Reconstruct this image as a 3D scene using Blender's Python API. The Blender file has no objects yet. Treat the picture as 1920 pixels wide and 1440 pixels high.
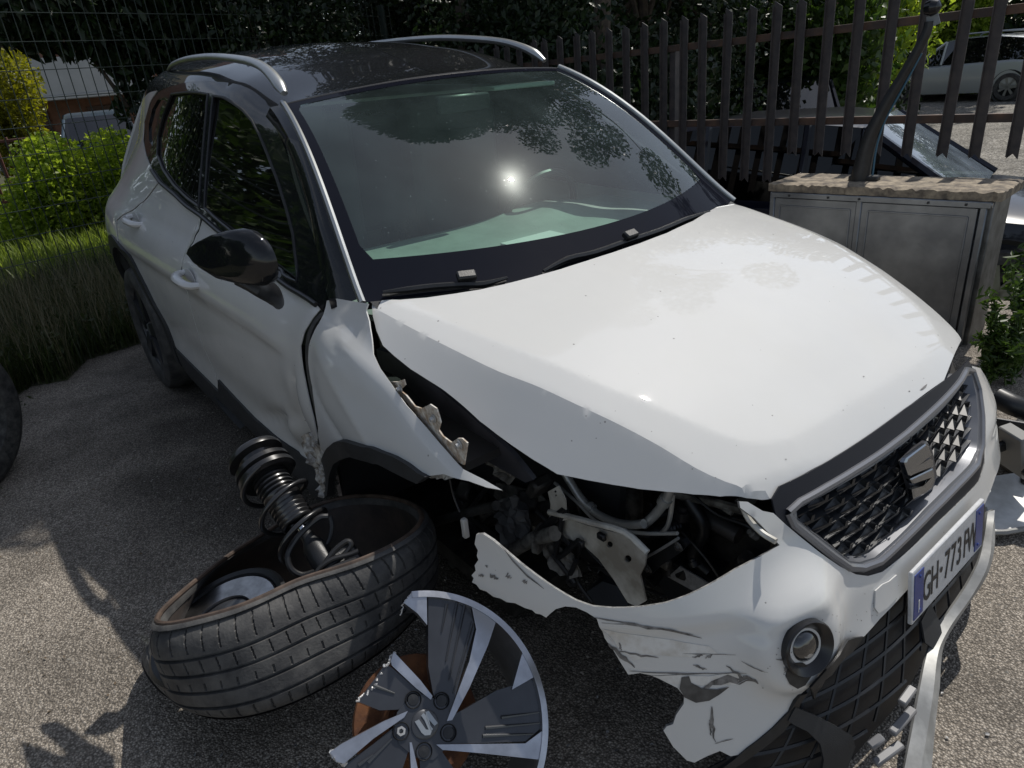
import bpy, bmesh, math, random
import numpy as np
from mathutils import Vector, Matrix
from mathutils.geometry import delaunay_2d_cdt
random.seed(7); rng = np.random.default_rng(11)
scene = bpy.context.scene
COL = scene.collection

# ------------------------------------------------------------------ camera, world, sun
# car frame (c): X to the nose, Y to the car's left, Z up, origin under the front axle.
# world frame (w): Z up, ground at 0, origin under the rear right wheel.
CP = np.array([1.218, -1.447, 1.521]); YAW, PIT, ROL, FPX = 2.479, -.453, -.057, 1277.
UP = np.array([-.048, -.008, .998]); UP = UP / np.linalg.norm(UP)
G0 = np.array([-2.566, -.8, .01])
_F = np.array([math.cos(PIT)*math.cos(YAW), math.cos(PIT)*math.sin(YAW), math.sin(PIT)])
_R = np.cross(_F, [0, 0, 1]); _R /= np.linalg.norm(_R); _U = np.cross(_R, _F)
CR = math.cos(ROL)*_R + math.sin(ROL)*_U; CU = -math.sin(ROL)*_R + math.cos(ROL)*_U; CF = _F
_x = np.array([1., 0, 0]) - UP*UP[0]; _x /= np.linalg.norm(_x)
RW = np.stack([_x, np.cross(UP, _x), UP])
def W(P): return (np.asarray(P, float) - G0) @ RW.T
def WI(P): return G0 + np.asarray(P, float) @ RW
CW = W(CP)

cam_d = bpy.data.cameras.new('camera'); cam = bpy.data.objects.new('camera', cam_d); COL.objects.link(cam)
cam_d.sensor_width = 36; cam_d.lens = FPX/1920*36; cam_d.clip_start = .05; cam_d.clip_end = 600
_r, _u, _f = RW @ CR, RW @ CU, RW @ CF
cam.matrix_world = Matrix(((_r[0], _u[0], -_f[0], CW[0]), (_r[1], _u[1], -_f[1], CW[1]), (_r[2], _u[2], -_f[2], CW[2]), (0, 0, 0, 1)))
scene.camera = cam

SUN = np.array([-.125, .55, .825]); SUN = SUN/np.linalg.norm(SUN); SUNW = RW @ SUN
wd = bpy.data.worlds.new('World'); scene.world = wd; wd.use_nodes = True
nt = wd.node_tree; nt.nodes.clear()
sky = nt.nodes.new('ShaderNodeTexSky'); sky.sky_type = 'NISHITA'; sky.sun_disc = False
sky.sun_elevation = math.asin(SUNW[2]); sky.sun_rotation = math.atan2(SUNW[0], SUNW[1]); sky.air_density = 1.0; sky.dust_density = .6
tc = nt.nodes.new('ShaderNodeTexCoord'); cn = nt.nodes.new('ShaderNodeTexNoise'); cn.inputs['Scale'].default_value = 2.2
cn.inputs['Detail'].default_value = 8; cn.inputs['Roughness'].default_value = .6
mp = nt.nodes.new('ShaderNodeMapping'); mp.inputs['Scale'].default_value = (1, 1, 3)
cr = nt.nodes.new('ShaderNodeValToRGB'); cr.color_ramp.elements[0].position = .54; cr.color_ramp.elements[1].position = .76
mx = nt.nodes.new('ShaderNodeMix'); mx.data_type = 'RGBA'; mx.inputs['B'].default_value = (6.2, 6.5, 6.9, 1)
ml = nt.nodes.new('ShaderNodeMath'); ml.operation = 'MULTIPLY'; ml.inputs[1].default_value = .75
bg = nt.nodes.new('ShaderNodeBackground'); bg.inputs['Strength'].default_value = .122
wo = nt.nodes.new('ShaderNodeOutputWorld')
L = nt.links.new
L(tc.outputs['Generated'], mp.inputs['Vector']); L(mp.outputs[0], cn.inputs['Vector']); L(cn.outputs['Fac'], cr.inputs['Fac'])
L(cr.outputs['Color'], ml.inputs[0]); L(ml.outputs[0], mx.inputs['Factor']); hs0 = nt.nodes.new('ShaderNodeHueSaturation'); hs0.inputs['Saturation'].default_value = .62; L(sky.outputs[0], hs0.inputs['Color']); L(hs0.outputs[0], mx.inputs['A']); L(mx.outputs['Result'], bg.inputs['Color']); L(bg.outputs[0], wo.inputs['Surface'])
sd = bpy.data.lights.new('sun', 'SUN'); sd.energy = 3.95; sd.angle = math.radians(.53); sd.color = (1, .955, .885)
so = bpy.data.objects.new('sun', sd); COL.objects.link(so); so.location = (0, 0, 12)
so.rotation_euler = Vector(SUNW).to_track_quat('Z', 'Y').to_euler()
scene.view_settings.view_transform = 'Standard'; scene.view_settings.look = 'None'
scene.view_settings.gamma = 1; scene.view_settings.exposure = -.06; scene.view_settings.use_curve_mapping = False
scene.render.resolution_x = 1024; scene.render.resolution_y = 768
scene.render.engine = 'CYCLES'; scene.cycles.max_bounces = 10; scene.cycles.transparent_max_bounces = 24

# ------------------------------------------------------------------ sight lines of the survey photograph (used once, to measure real positions)
def ray(px, py):
    px = np.asarray(px, float); py = np.asarray(py, float)
    d = CF + ((px-960)/FPX)[..., None]*CR - ((py-720)/FPX)[..., None]*CU
    return d/np.linalg.norm(d, axis=-1, keepdims=True)
def onpl(px, py, n, q):                      # car frame plane
    d = ray(px, py); n = np.array(n, float); t = ((np.array(q)-CP)@n)/(d@n); return CP + t*d
def Xp(px, py, v): return onpl(px, py, (1, 0, 0), (v, 0, 0))
def Yp(px, py, v): return onpl(px, py, (0, 1, 0), (0, v, 0))
def Zp(px, py, v): return onpl(px, py, (0, 0, 1), (0, 0, v))
def Dp(px, py, dist): return CP + ray(px, py)*dist
def Gp(px, py, h=0):                         # world, at height h
    d = RW @ ray(px, py); return CW + d*((h-CW[2])/d[2])
def Pw(px, py, n, q):                        # world plane
    d = RW @ ray(px, py); n = np.array(n, float); return CW + d*(((np.array(q)-CW)@n)/(d@n))

# ------------------------------------------------------------------ materials
MATS = {}
def mat(name, col, rough=.5, metal=0., var=0., vscale=20., col2=None, bump=0., bscale=60., coat=0., spec=.5, coatr=.03, detail=4., dist=.002):
    if name in MATS: return MATS[name]
    m = bpy.data.materials.new(name); m.use_nodes = True; n = m.node_tree.nodes; l = m.node_tree.links.new
    b = n['Principled BSDF']; b.inputs['Base Color'].default_value = (*col, 1); b.inputs['Roughness'].default_value = rough
    b.inputs['Metallic'].default_value = metal; b.inputs['Coat Weight'].default_value = coat; b.inputs['Coat Roughness'].default_value = coatr
    b.inputs['Specular IOR Level'].default_value = spec
    tcn = n.new('ShaderNodeTexCoord')
    if var or col2:
        t = n.new('ShaderNodeTexNoise'); t.inputs['Scale'].default_value = vscale; t.inputs['Detail'].default_value = detail; t.inputs['Roughness'].default_value = .62
        l(tcn.outputs['Object'], t.inputs['Vector'])
        r = n.new('ShaderNodeValToRGB'); r.color_ramp.elements[0].position = .38; r.color_ramp.elements[1].position = .66
        c2 = col2 if col2 else tuple(max(0, c*(1-var)) for c in col)
        r.color_ramp.elements[0].color = (*c2, 1); r.color_ramp.elements[1].color = (*col, 1)
        l(t.outputs['Fac'], r.inputs['Fac']); l(r.outputs['Color'], b.inputs['Base Color'])
    if bump:
        t2 = n.new('ShaderNodeTexNoise'); t2.inputs['Scale'].default_value = bscale; t2.inputs['Detail'].default_value = 3
        l(tcn.outputs['Object'], t2.inputs['Vector'])
        bp = n.new('ShaderNodeBump'); bp.inputs['Strength'].default_value = bump; bp.inputs['Distance'].default_value = dist
        l(t2.outputs['Fac'], bp.inputs['Height']); l(bp.outputs['Normal'], b.inputs['Normal'])
    MATS[name] = m; return m
WHITE = mat('white_paint', (.60, .60, .585), .6, var=.04, vscale=3., coat=1., coatr=.02, spec=.2)
def dusty(m, scale=9., amt=.5, rough=.45, col=(.42, .41, .36)):          # thin film of dust on paint or glass, in broad streaks
    n = m.node_tree.nodes; l = m.node_tree.links.new; b = n['Principled BSDF']
    t = n.new('ShaderNodeTexNoise'); t.inputs['Scale'].default_value = scale; t.inputs['Detail'].default_value = 9; t.inputs['Roughness'].default_value = .68
    tcn = n.new('ShaderNodeTexCoord'); l(tcn.outputs['Object'], t.inputs['Vector'])
    r = n.new('ShaderNodeMapRange'); r.inputs['From Min'].default_value = .45; r.inputs['From Max'].default_value = .72; r.inputs['To Max'].default_value = amt
    l(t.outputs['Fac'], r.inputs['Value'])
    d = n.new('ShaderNodeBsdfDiffuse'); d.inputs['Color'].default_value = (*col, 1)
    mxs = n.new('ShaderNodeMixShader'); l(r.outputs[0], mxs.inputs[0]); l(b.outputs[0], mxs.inputs[1]); l(d.outputs[0], mxs.inputs[2])
    out = n['Material Output']; l(mxs.outputs[0], out.inputs['Surface']); return m
dusty(WHITE, 2.6, .25, col=(.60, .59, .55))
def specks(m, scale=70, keep=.80, rad=.10, col=(.12, .11, .10)):        # small chips and dried splashes
    n = m.node_tree.nodes; l = m.node_tree.links.new; b = n['Principled BSDF']; src = b.inputs['Base Color'].links[0].from_socket
    tcn = n.new('ShaderNodeTexCoord'); v = n.new('ShaderNodeTexVoronoi'); v.inputs['Scale'].default_value = scale; l(tcn.outputs['Object'], v.inputs['Vector'])
    c = n.new('ShaderNodeSeparateColor'); l(v.outputs['Color'], c.inputs[0]); g = n.new('ShaderNodeMath'); g.operation = 'GREATER_THAN'; g.inputs[1].default_value = keep; l(c.outputs[0], g.inputs[0])
    r2 = n.new('ShaderNodeMath'); r2.operation = 'MULTIPLY'; r2.inputs[1].default_value = rad*2; l(c.outputs[1], r2.inputs[0])
    h = n.new('ShaderNodeMath'); h.operation = 'LESS_THAN'; l(v.outputs['Distance'], h.inputs[0]); l(r2.outputs[0], h.inputs[1]); mu = n.new('ShaderNodeMath'); mu.operation = 'MULTIPLY'; l(g.outputs[0], mu.inputs[0]); l(h.outputs[0], mu.inputs[1])
    m2 = n.new('ShaderNodeMath'); m2.operation = 'MULTIPLY'; m2.inputs[1].default_value = .75; l(mu.outputs[0], m2.inputs[0])
    mxx = n.new('ShaderNodeMix'); mxx.data_type = 'RGBA'; l(m2.outputs[0], mxx.inputs['Factor']); l(src, mxx.inputs['A']); mxx.inputs['B'].default_value = (*col, 1); l(mxx.outputs['Result'], b.inputs['Base Color'])
specks(WHITE, 55, .90, .07)
PANELW = mat('scraped_white_paint', (.74, .74, .72), .42, col2=(.55, .545, .52), vscale=14, bump=.25, bscale=45, coat=.25)
BLACK = dusty(mat('black_gloss_paint', (.008, .009, .011), .4, coat=.8, spec=.03), 12, .02, col=(.12, .12, .12))
SATIN = mat('satin_black_plastic', (.018, .019, .021), .42, var=.4, vscale=30, bump=.15, bscale=300)
TEXBLK = mat('grained_black_plastic', (.026, .028, .031), .55, var=.3, vscale=12, bump=.3, bscale=500)
GREYP = mat('grey_grille_paint', (.16, .165, .18), .33, metal=.35, coat=.4)
CHROME = mat('chrome', (.62, .64, .66), .12, metal=1.)
SILV = mat('silver_trim', (.45, .47, .47), .32, metal=.8, var=.15, vscale=8)
ALU = mat('raw_aluminium', (.48, .48, .47), .36, metal=.45, var=.3, vscale=18, bump=.3, bscale=80)
DGREY = mat('dark_grey_lacquer', (.075, .078, .085), .4, metal=.6, var=.3, vscale=12, coat=.3)
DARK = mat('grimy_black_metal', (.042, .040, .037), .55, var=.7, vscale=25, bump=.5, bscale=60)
GRIME = mat('grimy_grey_metal', (.24, .23, .205), .6, metal=.2, col2=(.05, .045, .04), vscale=22, bump=.4, bscale=60)
BAYW = mat('dusty_inner_body', (.62, .61, .56), .5, col2=(.30, .28, .24), vscale=10, bump=.3, bscale=40)
RUST = mat('rusty_iron', (.16, .062, .02), .8, col2=(.075, .028, .012), vscale=30, bump=.6, bscale=90)
RUBBER = mat('tyre_rubber', (.085, .083, .079), .7, col2=(.030, .030, .031), vscale=16, bump=.5, bscale=180, detail=10)
RUBIN = mat('tyre_inside', (.05, .038, .032), .7, col2=(.02, .017, .016), vscale=10, bump=.3, bscale=60)
CLOTH = mat('seat_cloth', (.075, .078, .082), .85)
DASH = mat('dashboard_plastic', (.30, .33, .31), .6, var=.25, vscale=6, bump=.2, bscale=300)
PAPER = mat('paper', (.7, .7, .68), .7)
BLUE = mat('plate_blue', (.02, .05, .26), .35, var=.3, vscale=200)
PLATEW = mat('plate_white', (.62, .63, .64), .35, var=.15, vscale=60, bump=.2, bscale=900)
INK = mat('black_print', (.012, .012, .014), .5)
CLEAR = mat('lamp_glass', (.14, .14, .14), .05, spec=.9)
HOSE = mat('rubber_hose', (.02, .02, .021), .38, var=.3, vscale=40)
def glass(name, tint, dust, dcol, rough=.012, f0=.05):
    m = bpy.data.materials.new(name); m.use_nodes = True; n = m.node_tree.nodes; l = m.node_tree.links.new; n.remove(n['Principled BSDF'])
    o = n['Material Output']; tr = n.new('ShaderNodeBsdfTransparent'); tr.inputs['Color'].default_value = (*tint, 1)
    g = n.new('ShaderNodeBsdfGlossy'); g.inputs['Roughness'].default_value = rough; g.inputs['Color'].default_value = (1, 1, 1, 1)
    g2 = n.new('ShaderNodeBsdfGlossy'); g2.inputs['Roughness'].default_value = .17; g2.inputs['Color'].default_value = (.8, .86, .84, 1)
    d = n.new('ShaderNodeBsdfDiffuse'); d.inputs['Color'].default_value = (*dcol, 1)
    ge = n.new('ShaderNodeNewGeometry'); dt = n.new('ShaderNodeVectorMath'); dt.operation = 'DOT_PRODUCT'; l(ge.outputs['Normal'], dt.inputs[0]); l(ge.outputs['Incoming'], dt.inputs[1])
    ab = n.new('ShaderNodeMath'); ab.operation = 'ABSOLUTE'; l(dt.outputs['Value'], ab.inputs[0]); om = n.new('ShaderNodeMath'); om.operation = 'SUBTRACT'; om.inputs[0].default_value = 1; l(ab.outputs[0], om.inputs[1])
    pw = n.new('ShaderNodeMath'); pw.operation = 'POWER'; pw.inputs[1].default_value = 5; l(om.outputs[0], pw.inputs[0]); fr = n.new('ShaderNodeMath'); fr.operation = 'MULTIPLY_ADD'; fr.inputs[1].default_value = 1-f0; fr.inputs[2].default_value = f0; l(pw.outputs[0], fr.inputs[0])
    m1 = n.new('ShaderNodeMixShader'); l(fr.outputs[0], m1.inputs[0]); l(tr.outputs[0], m1.inputs[1]); l(g.outputs[0], m1.inputs[2])
    t = n.new('ShaderNodeTexNoise'); t.inputs['Scale'].default_value = 5; t.inputs['Detail'].default_value = 8; tcn = n.new('ShaderNodeTexCoord'); l(tcn.outputs['Object'], t.inputs['Vector'])
    r = n.new('ShaderNodeMapRange'); r.inputs['From Min'].default_value = .3; r.inputs['From Max'].default_value = .75; r.inputs['To Min'].default_value = dust*.45; r.inputs['To Max'].default_value = dust*1.3
    l(t.outputs['Fac'], r.inputs['Value'])
    v = n.new('ShaderNodeTexVoronoi'); v.inputs['Scale'].default_value = 62; l(tcn.outputs['Object'], v.inputs['Vector'])
    lt = n.new('ShaderNodeMapRange'); lt.inputs['From Min'].default_value = .13; lt.inputs['From Max'].default_value = .06; lt.inputs['To Max'].default_value = min(1, max(dust*5, .18)); l(v.outputs['Distance'], lt.inputs['Value'])
    vs = n.new('ShaderNodeSeparateColor'); l(v.outputs['Color'], vs.inputs[0]); gt = n.new('ShaderNodeMath'); gt.operation = 'GREATER_THAN'; gt.inputs[1].default_value = .72; l(vs.outputs[0], gt.inputs[0])
    mm = n.new('ShaderNodeMath'); mm.operation = 'MULTIPLY'; l(lt.outputs[0], mm.inputs[0]); l(gt.outputs[0], mm.inputs[1])
    ad = n.new('ShaderNodeMath'); ad.operation = 'ADD'; ad.use_clamp = True; l(r.outputs[0], ad.inputs[0]); l(mm.outputs[0], ad.inputs[1])
    m2 = n.new('ShaderNodeMixShader'); m2.inputs[0].default_value = .025; l(d.outputs[0], m2.inputs[1]); l(g2.outputs[0], m2.inputs[2])
    m3 = n.new('ShaderNodeMixShader'); l(ad.outputs[0], m3.inputs[0]); l(m1.outputs[0], m3.inputs[1]); l(m2.outputs[0], m3.inputs[2])
    l(m3.outputs[0], o.inputs['Surface']); MATS[name] = m; return m
WSG = glass('windscreen_glass', (.62, .80, .72), .06, (.33, .45, .45), rough=.006, f0=.06)
SDG = glass('tinted_side_glass', (.02, .028, .025), .012, (.4, .4, .4), f0=.10)
DKG = glass('dark_car_glass', (.01, .012, .014), .004, (.2, .2, .2), f0=.03)
OCG = glass('pale_windscreen_glass', (.3, .4, .42), .16, (.5, .6, .7), f0=.30)

# ------------------------------------------------------------------ object helpers
ORG = {}
def link(o, parent=None):
    COL.objects.link(o)
    if parent is not None: o.parent = parent
    return o
def thing(name, label, cat, loc, group=None, rot=None):
    o = bpy.data.objects.new(name, None); link(o); o.empty_display_size = .1
    o.location = loc; o['label'] = label; o['category'] = cat
    if group: o['group'] = group
    if rot is not None: o.matrix_world = rot
    return o
def struct(o, kind='structure'): o['kind'] = kind; return o
def mkmesh(name, V, Fc, m, smooth=True, ang=38):
    me = bpy.data.meshes.new(name); V = np.asarray(V, float)
    us = np.zeros(len(V), bool); us[[int(i) for f in Fc for i in f]] = True
    if not us.all(): mpx = np.cumsum(us)-1; V = V[us]; Fc = [tuple(mpx[int(i)] for i in f) for f in Fc]
    me.from_pydata(V.tolist(), [], [tuple(int(i) for i in f) for f in Fc]); me.update()
    if isinstance(m, (list, tuple)):
        for q in m: me.materials.append(q)
    else: me.materials.append(m)
    if smooth:
        me.polygons.foreach_set('use_smooth', [True]*len(me.polygons)); me.set_sharp_from_angle(angle=math.radians(ang))
    return me
def part(name, V, Fc, m, parent, smooth=True, ang=38, org=None, label=None):
    """vertices are given in the frame of the thing (car frame for the car, world for the rest); org = that frame's origin"""
    if org is None: org = ORG.get(id_root(parent), (0, 0, 0)) if parent is not None else (0, 0, 0)
    me = mkmesh(name, np.asarray(V, float)-np.array(org), Fc, m, smooth, ang)
    o = bpy.data.objects.new(name, me); link(o, parent)
    if label: o['label'] = label
    return o
def id_root(o):
    while o.parent is not None: o = o.parent
    return o.name
def setorg(root, org): ORG[root.name] = np.array(org, float)
def tag(o, label, cat, group=None):
    o['label'] = label; o['category'] = cat
    if group: o['group'] = group
    return o
def rebase(o):                                # single-mesh thing: bring the origin to the base
    me = o.data; n = len(me.vertices); a = np.empty(n*3); me.vertices.foreach_get('co', a); a = a.reshape(-1, 3)
    c = np.array([(a[:, 0].min()+a[:, 0].max())/2, (a[:, 1].min()+a[:, 1].max())/2, a[:, 2].min()])
    me.vertices.foreach_set('co', (a-c).ravel()); me.update(); o.location = c; return o
def join(*gs):
    V = []; Fc = []; k = 0
    for v, f in gs:
        v = np.asarray(v, float); V.append(v); Fc += [tuple(i+k for i in q) for q in f]; k += len(v)
    return np.concatenate(V), Fc
def box(c, s, R=None):
    c = np.array(c, float); s = np.array(s, float)/2
    v = np.array([[x, y, z] for x in (-1, 1) for y in (-1, 1) for z in (-1, 1)])*s
    if R is not None: v = v @ np.asarray(R, float).T
    return v+c, [(0, 1, 3, 2), (4, 6, 7, 5), (0, 4, 5, 1), (2, 3, 7, 6), (0, 2, 6, 4), (1, 5, 7, 3)]
def bbox_(c, s, R=None, b=.006):              # chamfered box
    s = np.array(s, float)/2; b = min(b, *(s*.45)); V = []; idx = {}
    for x in (-1, 1):
        for y in (-1, 1):
            for z in (-1, 1):
                for a in range(3):
                    p = np.array([x, y, z], float)*(s-b); p[a] = (x, y, z)[a]*s[a]; idx[(x, y, z, a)] = len(V); V.append(p)
    V = np.array(V); Fc = []
    for a in range(3):
        o = [i for i in range(3) if i != a]
        for sg in (-1, 1):
            q = []
            for u, v in ((-1, -1), (1, -1), (1, 1), (-1, 1)):
                k = [0, 0, 0]; k[a] = sg; k[o[0]] = u; k[o[1]] = v; q.append(idx[(*k, a)])
            Fc.append(q)
    for a in range(3):
        o = [i for i in range(3) if i != a]
        for u in (-1, 1):
            for v in (-1, 1):
                k0 = [0, 0, 0]; k0[o[0]] = u; k0[o[1]] = v; k1 = list(k0); k0[a] = -1; k1[a] = 1
                Fc.append([idx[(*k0, o[0])], idx[(*k1, o[0])], idx[(*k1, o[1])], idx[(*k0, o[1])]])
    for x in (-1, 1):
        for y in (-1, 1):
            for z in (-1, 1): Fc.append([idx[(x, y, z, 0)], idx[(x, y, z, 1)], idx[(x, y, z, 2)]])
    out = []
    for f in Fc:                              # outward winding
        p = V[f]; n = np.cross(p[1]-p[0], p[2]-p[0]); out.append(tuple(f) if n @ p.mean(0) > 0 else tuple(f[::-1]))
    if R is not None: V = V @ np.asarray(R, float).T
    return V+np.array(c, float), out
def frame(d, hint=(0, 0, 1)):
    d = np.array(d, float); d /= np.linalg.norm(d); a = np.cross(np.array(hint, float), d)
    if np.linalg.norm(a) < 1e-3: a = np.cross([1., .2, 0], d)
    a /= np.linalg.norm(a); return a, np.cross(d, a), d
def spline(P, n=6):
    P = np.asarray(P, float)
    if len(P) < 3: return P
    Q = np.vstack([2*P[0]-P[1], P, 2*P[-1]-P[-2]]); out = []
    for i in range(1, len(Q)-2):
        for k in range(n):
            t = k/n; a, b, c, d = Q[i-1], Q[i], Q[i+1], Q[i+2]
            out.append(.5*((2*b)+(-a+c)*t+(2*a-5*b+4*c-d)*t*t+(-a+3*b-3*c+d)*t**3))
    out.append(P[-1]); return np.array(out)
def tube(P, r, n=10, sm=0, hint=(0, 0, 1), flat=1., cap=True):
    P = np.asarray(P, float)
    if sm:
        if not np.isscalar(r): r = np.interp(np.linspace(0, 1, (len(P)-1)*sm+1), np.linspace(0, 1, len(P)), r)
        P = spline(P, sm)
    m = len(P); r = np.full(m, r) if np.isscalar(r) else np.asarray(r, float)
    T = np.gradient(P, axis=0); T /= np.linalg.norm(T, axis=1, keepdims=True)+1e-12
    a, b, _ = frame(T[0], hint); V = []
    for i in range(m):
        a = a-T[i]*(a@T[i]); a /= np.linalg.norm(a); b = np.cross(T[i], a)
        for k in range(n):
            t = 2*math.pi*k/n; V.append(P[i]+r[i]*(math.cos(t)*a+flat*math.sin(t)*b))
    Fc = [(i*n+k, i*n+(k+1) % n, (i+1)*n+(k+1) % n, (i+1)*n+k) for i in range(m-1) for k in range(n)]
    if cap: Fc += [tuple(range(n))[::-1], tuple((m-1)*n+k for k in range(n))]
    return np.array(V), Fc
def lathe(prof, c, ax, n=32, hint=(0, 0, 1), close=False, a0=0., a1=None):
    """prof: (radius, height along the axis)"""
    a, b, d = frame(ax, hint); c = np.array(c, float); m = len(prof); V = []
    full = a1 is None; steps = n if full else n+1
    for k in range(steps):
        t = (2*math.pi*k/n) if full else a0+(a1-a0)*k/n
        e = math.cos(t)*a+math.sin(t)*b
        for (r, h) in prof: V.append(c+e*r+d*h)
    Fc = []
    for k in range(n):
        k2 = (k+1) % n if full else k+1
        for i in range(m-1 if not close else m):
            j = (i+1) % m; Fc.append((k*m+i, k2*m+i, k2*m+j, k*m+j))
    return np.array(V), Fc
def extr(poly, t, o, ex, ey, ez, bev=0.):
    """flat polygon (2D) extruded by t along ez"""
    poly = np.asarray(poly, float); n = len(poly); o, ex, ey, ez = [np.array(q, float) for q in (o, ex, ey, ez)]
    lo = o+poly[:, :1]*ex+poly[:, 1:2]*ey; hi = lo+ez*t
    if bev:
        cm = poly.mean(0); pb = poly+(cm-poly)*bev; mid = lo+ez*(t*.8); hi = o+pb[:, :1]*ex+pb[:, 1:2]*ey+ez*t
        V = np.vstack([lo, mid, hi]); Fc = [tuple(range(n))[::-1], tuple(range(2*n, 3*n))]
        for i in range(n):
            j = (i+1) % n; Fc += [(i, j, n+j, n+i), (n+i, n+j, 2*n+j, 2*n+i)]
        return V, Fc
    return np.vstack([lo, hi]), [tuple(range(n))[::-1], tuple(range(n, 2*n))]+[(i, (i+1) % n, n+(i+1) % n, n+i) for i in range(n)]
def pip(pts, poly):
    x, y = pts[:, 0], pts[:, 1]; ins = np.zeros(len(pts), bool); n = len(poly)
    for i in range(n):
        x0, y0 = poly[i]; x1, y1 = poly[(i+1) % n]
        if y0 == y1: continue
        c = ((y0 > y) != (y1 > y)) & (x < (x1-x0)*(y-y0)/(y1-y0)+x0); ins ^= c
    return ins
def resample(poly, st, closed=True):
    out = []; n = len(poly)
    for i in range(n if closed else n-1):
        a = np.array(poly[i]); b = np.array(poly[(i+1) % n]); k = max(1, int(np.linalg.norm(b-a)/st))
        for j in range(k): out.append(a+(b-a)*j/k)
    if not closed: out.append(np.array(poly[-1]))
    return np.array(out)
def sheet(poly, ev, st=.02, holes=(), th=.003, off=0., lines=(), inner=True, cam_=None):
    """closed outline in a surface's own coordinates -> triangulated sheet with thickness; ev maps (n,2) -> (n,3)"""
    cam_ = CP if cam_ is None else cam_
    B = [resample(poly, st)]+[resample(h, st) for h in holes]
    lo = B[0].min(0); hi = B[0].max(0)
    while (hi-lo).prod()/st**2 > 40000: st *= 1.5; pass
    gx = np.arange(lo[0]+st*.5, hi[0], st); gy = np.arange(lo[1]+st*.43, hi[1], st)
    g = np.array([(x+(st*.5 if j % 2 else 0), y) for j, y in enumerate(gy) for x in gx]) if len(gx) and len(gy) else np.zeros((0, 2))
    if len(g):
        k = pip(g, B[0])
        for h in B[1:]: k &= ~pip(g, h)
        g = g[k]
        allb = np.vstack(B+[resample(q, st, False) for q in lines]) if lines else np.vstack(B)
        if len(g):
            keep = np.ones(len(g), bool)
            for s in range(0, len(g), 2000):
                dd = np.min(np.hypot(g[s:s+2000, None, 0]-allb[None, :, 0], g[s:s+2000, None, 1]-allb[None, :, 1]), axis=1); keep[s:s+2000] = dd > st*.45
            g = g[keep]
    pts = []; ed = []
    for b in B:
        k = len(pts); n = len(b); pts += list(b); ed += [(k+i, k+(i+1) % n) for i in range(n)]
    for q in lines:
        b = resample(q, st, False); kk = pip(b, B[0]) & (np.min(np.hypot(b[:, None, 0]-B[0][None, :, 0], b[:, None, 1]-B[0][None, :, 1]), 1) > st*.3)
        k = len(pts); b = b[kk]; pts += list(b); ed += [(k+i, k+i+1) for i in range(len(b)-1) if np.hypot(*(b[i+1]-b[i])) < st*2.5]
    pts += list(g)
    r = delaunay_2d_cdt([Vector((float(p[0]), float(p[1]))) for p in pts], ed, [], 0, 1e-6)
    v = np.array([(p.x, p.y) for p in r[0]]); T = np.array(r[2]); cen = v[T].mean(1)
    k = pip(cen, B[0])
    for h in B[1:]: k &= ~pip(cen, h)
    T = T[k]; P = ev(v)
    N = np.zeros_like(P); fn = np.cross(P[T[:, 1]]-P[T[:, 0]], P[T[:, 2]]-P[T[:, 0]])
    for i in range(3): np.add.at(N, T[:, i], fn)
    N /= np.linalg.norm(N, axis=1, keepdims=True)+1e-12
    if (N.mean(0) @ (cam_-P.mean(0))) < 0: N = -N; T = T[:, ::-1]
    P = P+N*off
    if not th: return P, [tuple(t) for t in T]
    n = len(P); e = {}
    for t in T:
        for a, b in ((t[0], t[1]), (t[1], t[2]), (t[2], t[0])): e[(a, b)] = e.get((a, b), 0)+1
    rim = [(a, b) for (a, b) in e if (b, a) not in e]
    return np.vstack([P, P-N*th]), [tuple(t) for t in T]+[tuple(t+n)[::-1] for t in T]+[(b, a, a+n, b+n) for a, b in rim]
def sp(xs, ys):                               # smooth 1D interpolation
    xs = np.array(xs, float); ys = np.array(ys, float); d = np.diff(ys)/np.diff(xs); m = np.zeros(len(xs))
    m[1:-1] = np.where(d[1:]*d[:-1] > 0, 2*d[1:]*d[:-1]/(d[1:]+d[:-1]+1e-12*np.sign(d[1:]+d[:-1]+1e-20)), 0); m[0] = d[0]; m[-1] = d[-1]
    def f(x):
        x = np.clip(np.asarray(x, float), xs[0], xs[-1]); i = np.clip(np.searchsorted(xs, x)-1, 0, len(xs)-2)
        h = xs[i+1]-xs[i]; t = (x-xs[i])/h
        return (2*t**3-3*t**2+1)*ys[i]+(t**3-2*t**2+t)*h*m[i]+(-2*t**3+3*t**2)*ys[i+1]+(t**3-t**2)*h*m[i+1]
    return f
def march(F, px, t0=.4, t1=6.5, n=700):
    """first crossing of a sight line with a surface (car frame)"""
    d = ray(px[0], px[1]); t = np.linspace(t0, t1, n); f = F(CP+t[:, None]*d)
    k = np.where(np.sign(f[1:]) != np.sign(f[:-1]))[0]
    k = [i for i in k if abs(f[i]) < .5 and abs(f[i+1]) < .5]
    if not len(k): return CP+d*t[int(np.argmin(np.abs(f)))]
    a, b = t[k[0]], t[k[0]+1]; fa = f[k[0]]
    for _ in range(24):
        c = (a+b)/2; fc = F((CP+c*d)[None])[0]
        if np.sign(fc) == np.sign(fa): a = c
        else: b = c
    return CP+d*(a+b)/2
def sstep(x, a, b): t = np.clip((x-a)/(b-a), 0, 1); return t*t*(3-2*t)
# ================================================================== THE CAR
BORG = np.array([-1.25, 0, .0])
car = thing('wrecked_car', 'white crossover car with black roof, torn front bumper and missing front wheel', 'car', W(BORG))
M4 = Matrix([list(RW[i])+[float(W(BORG)[i])] for i in range(3)]+[[0, 0, 0, 1]]); car.matrix_world = M4
setorg(car, BORG)
def cp(name, VF, m, parent=None, **k): return part(name, VF[0], VF[1], m, parent or car, org=BORG, **k)

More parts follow.
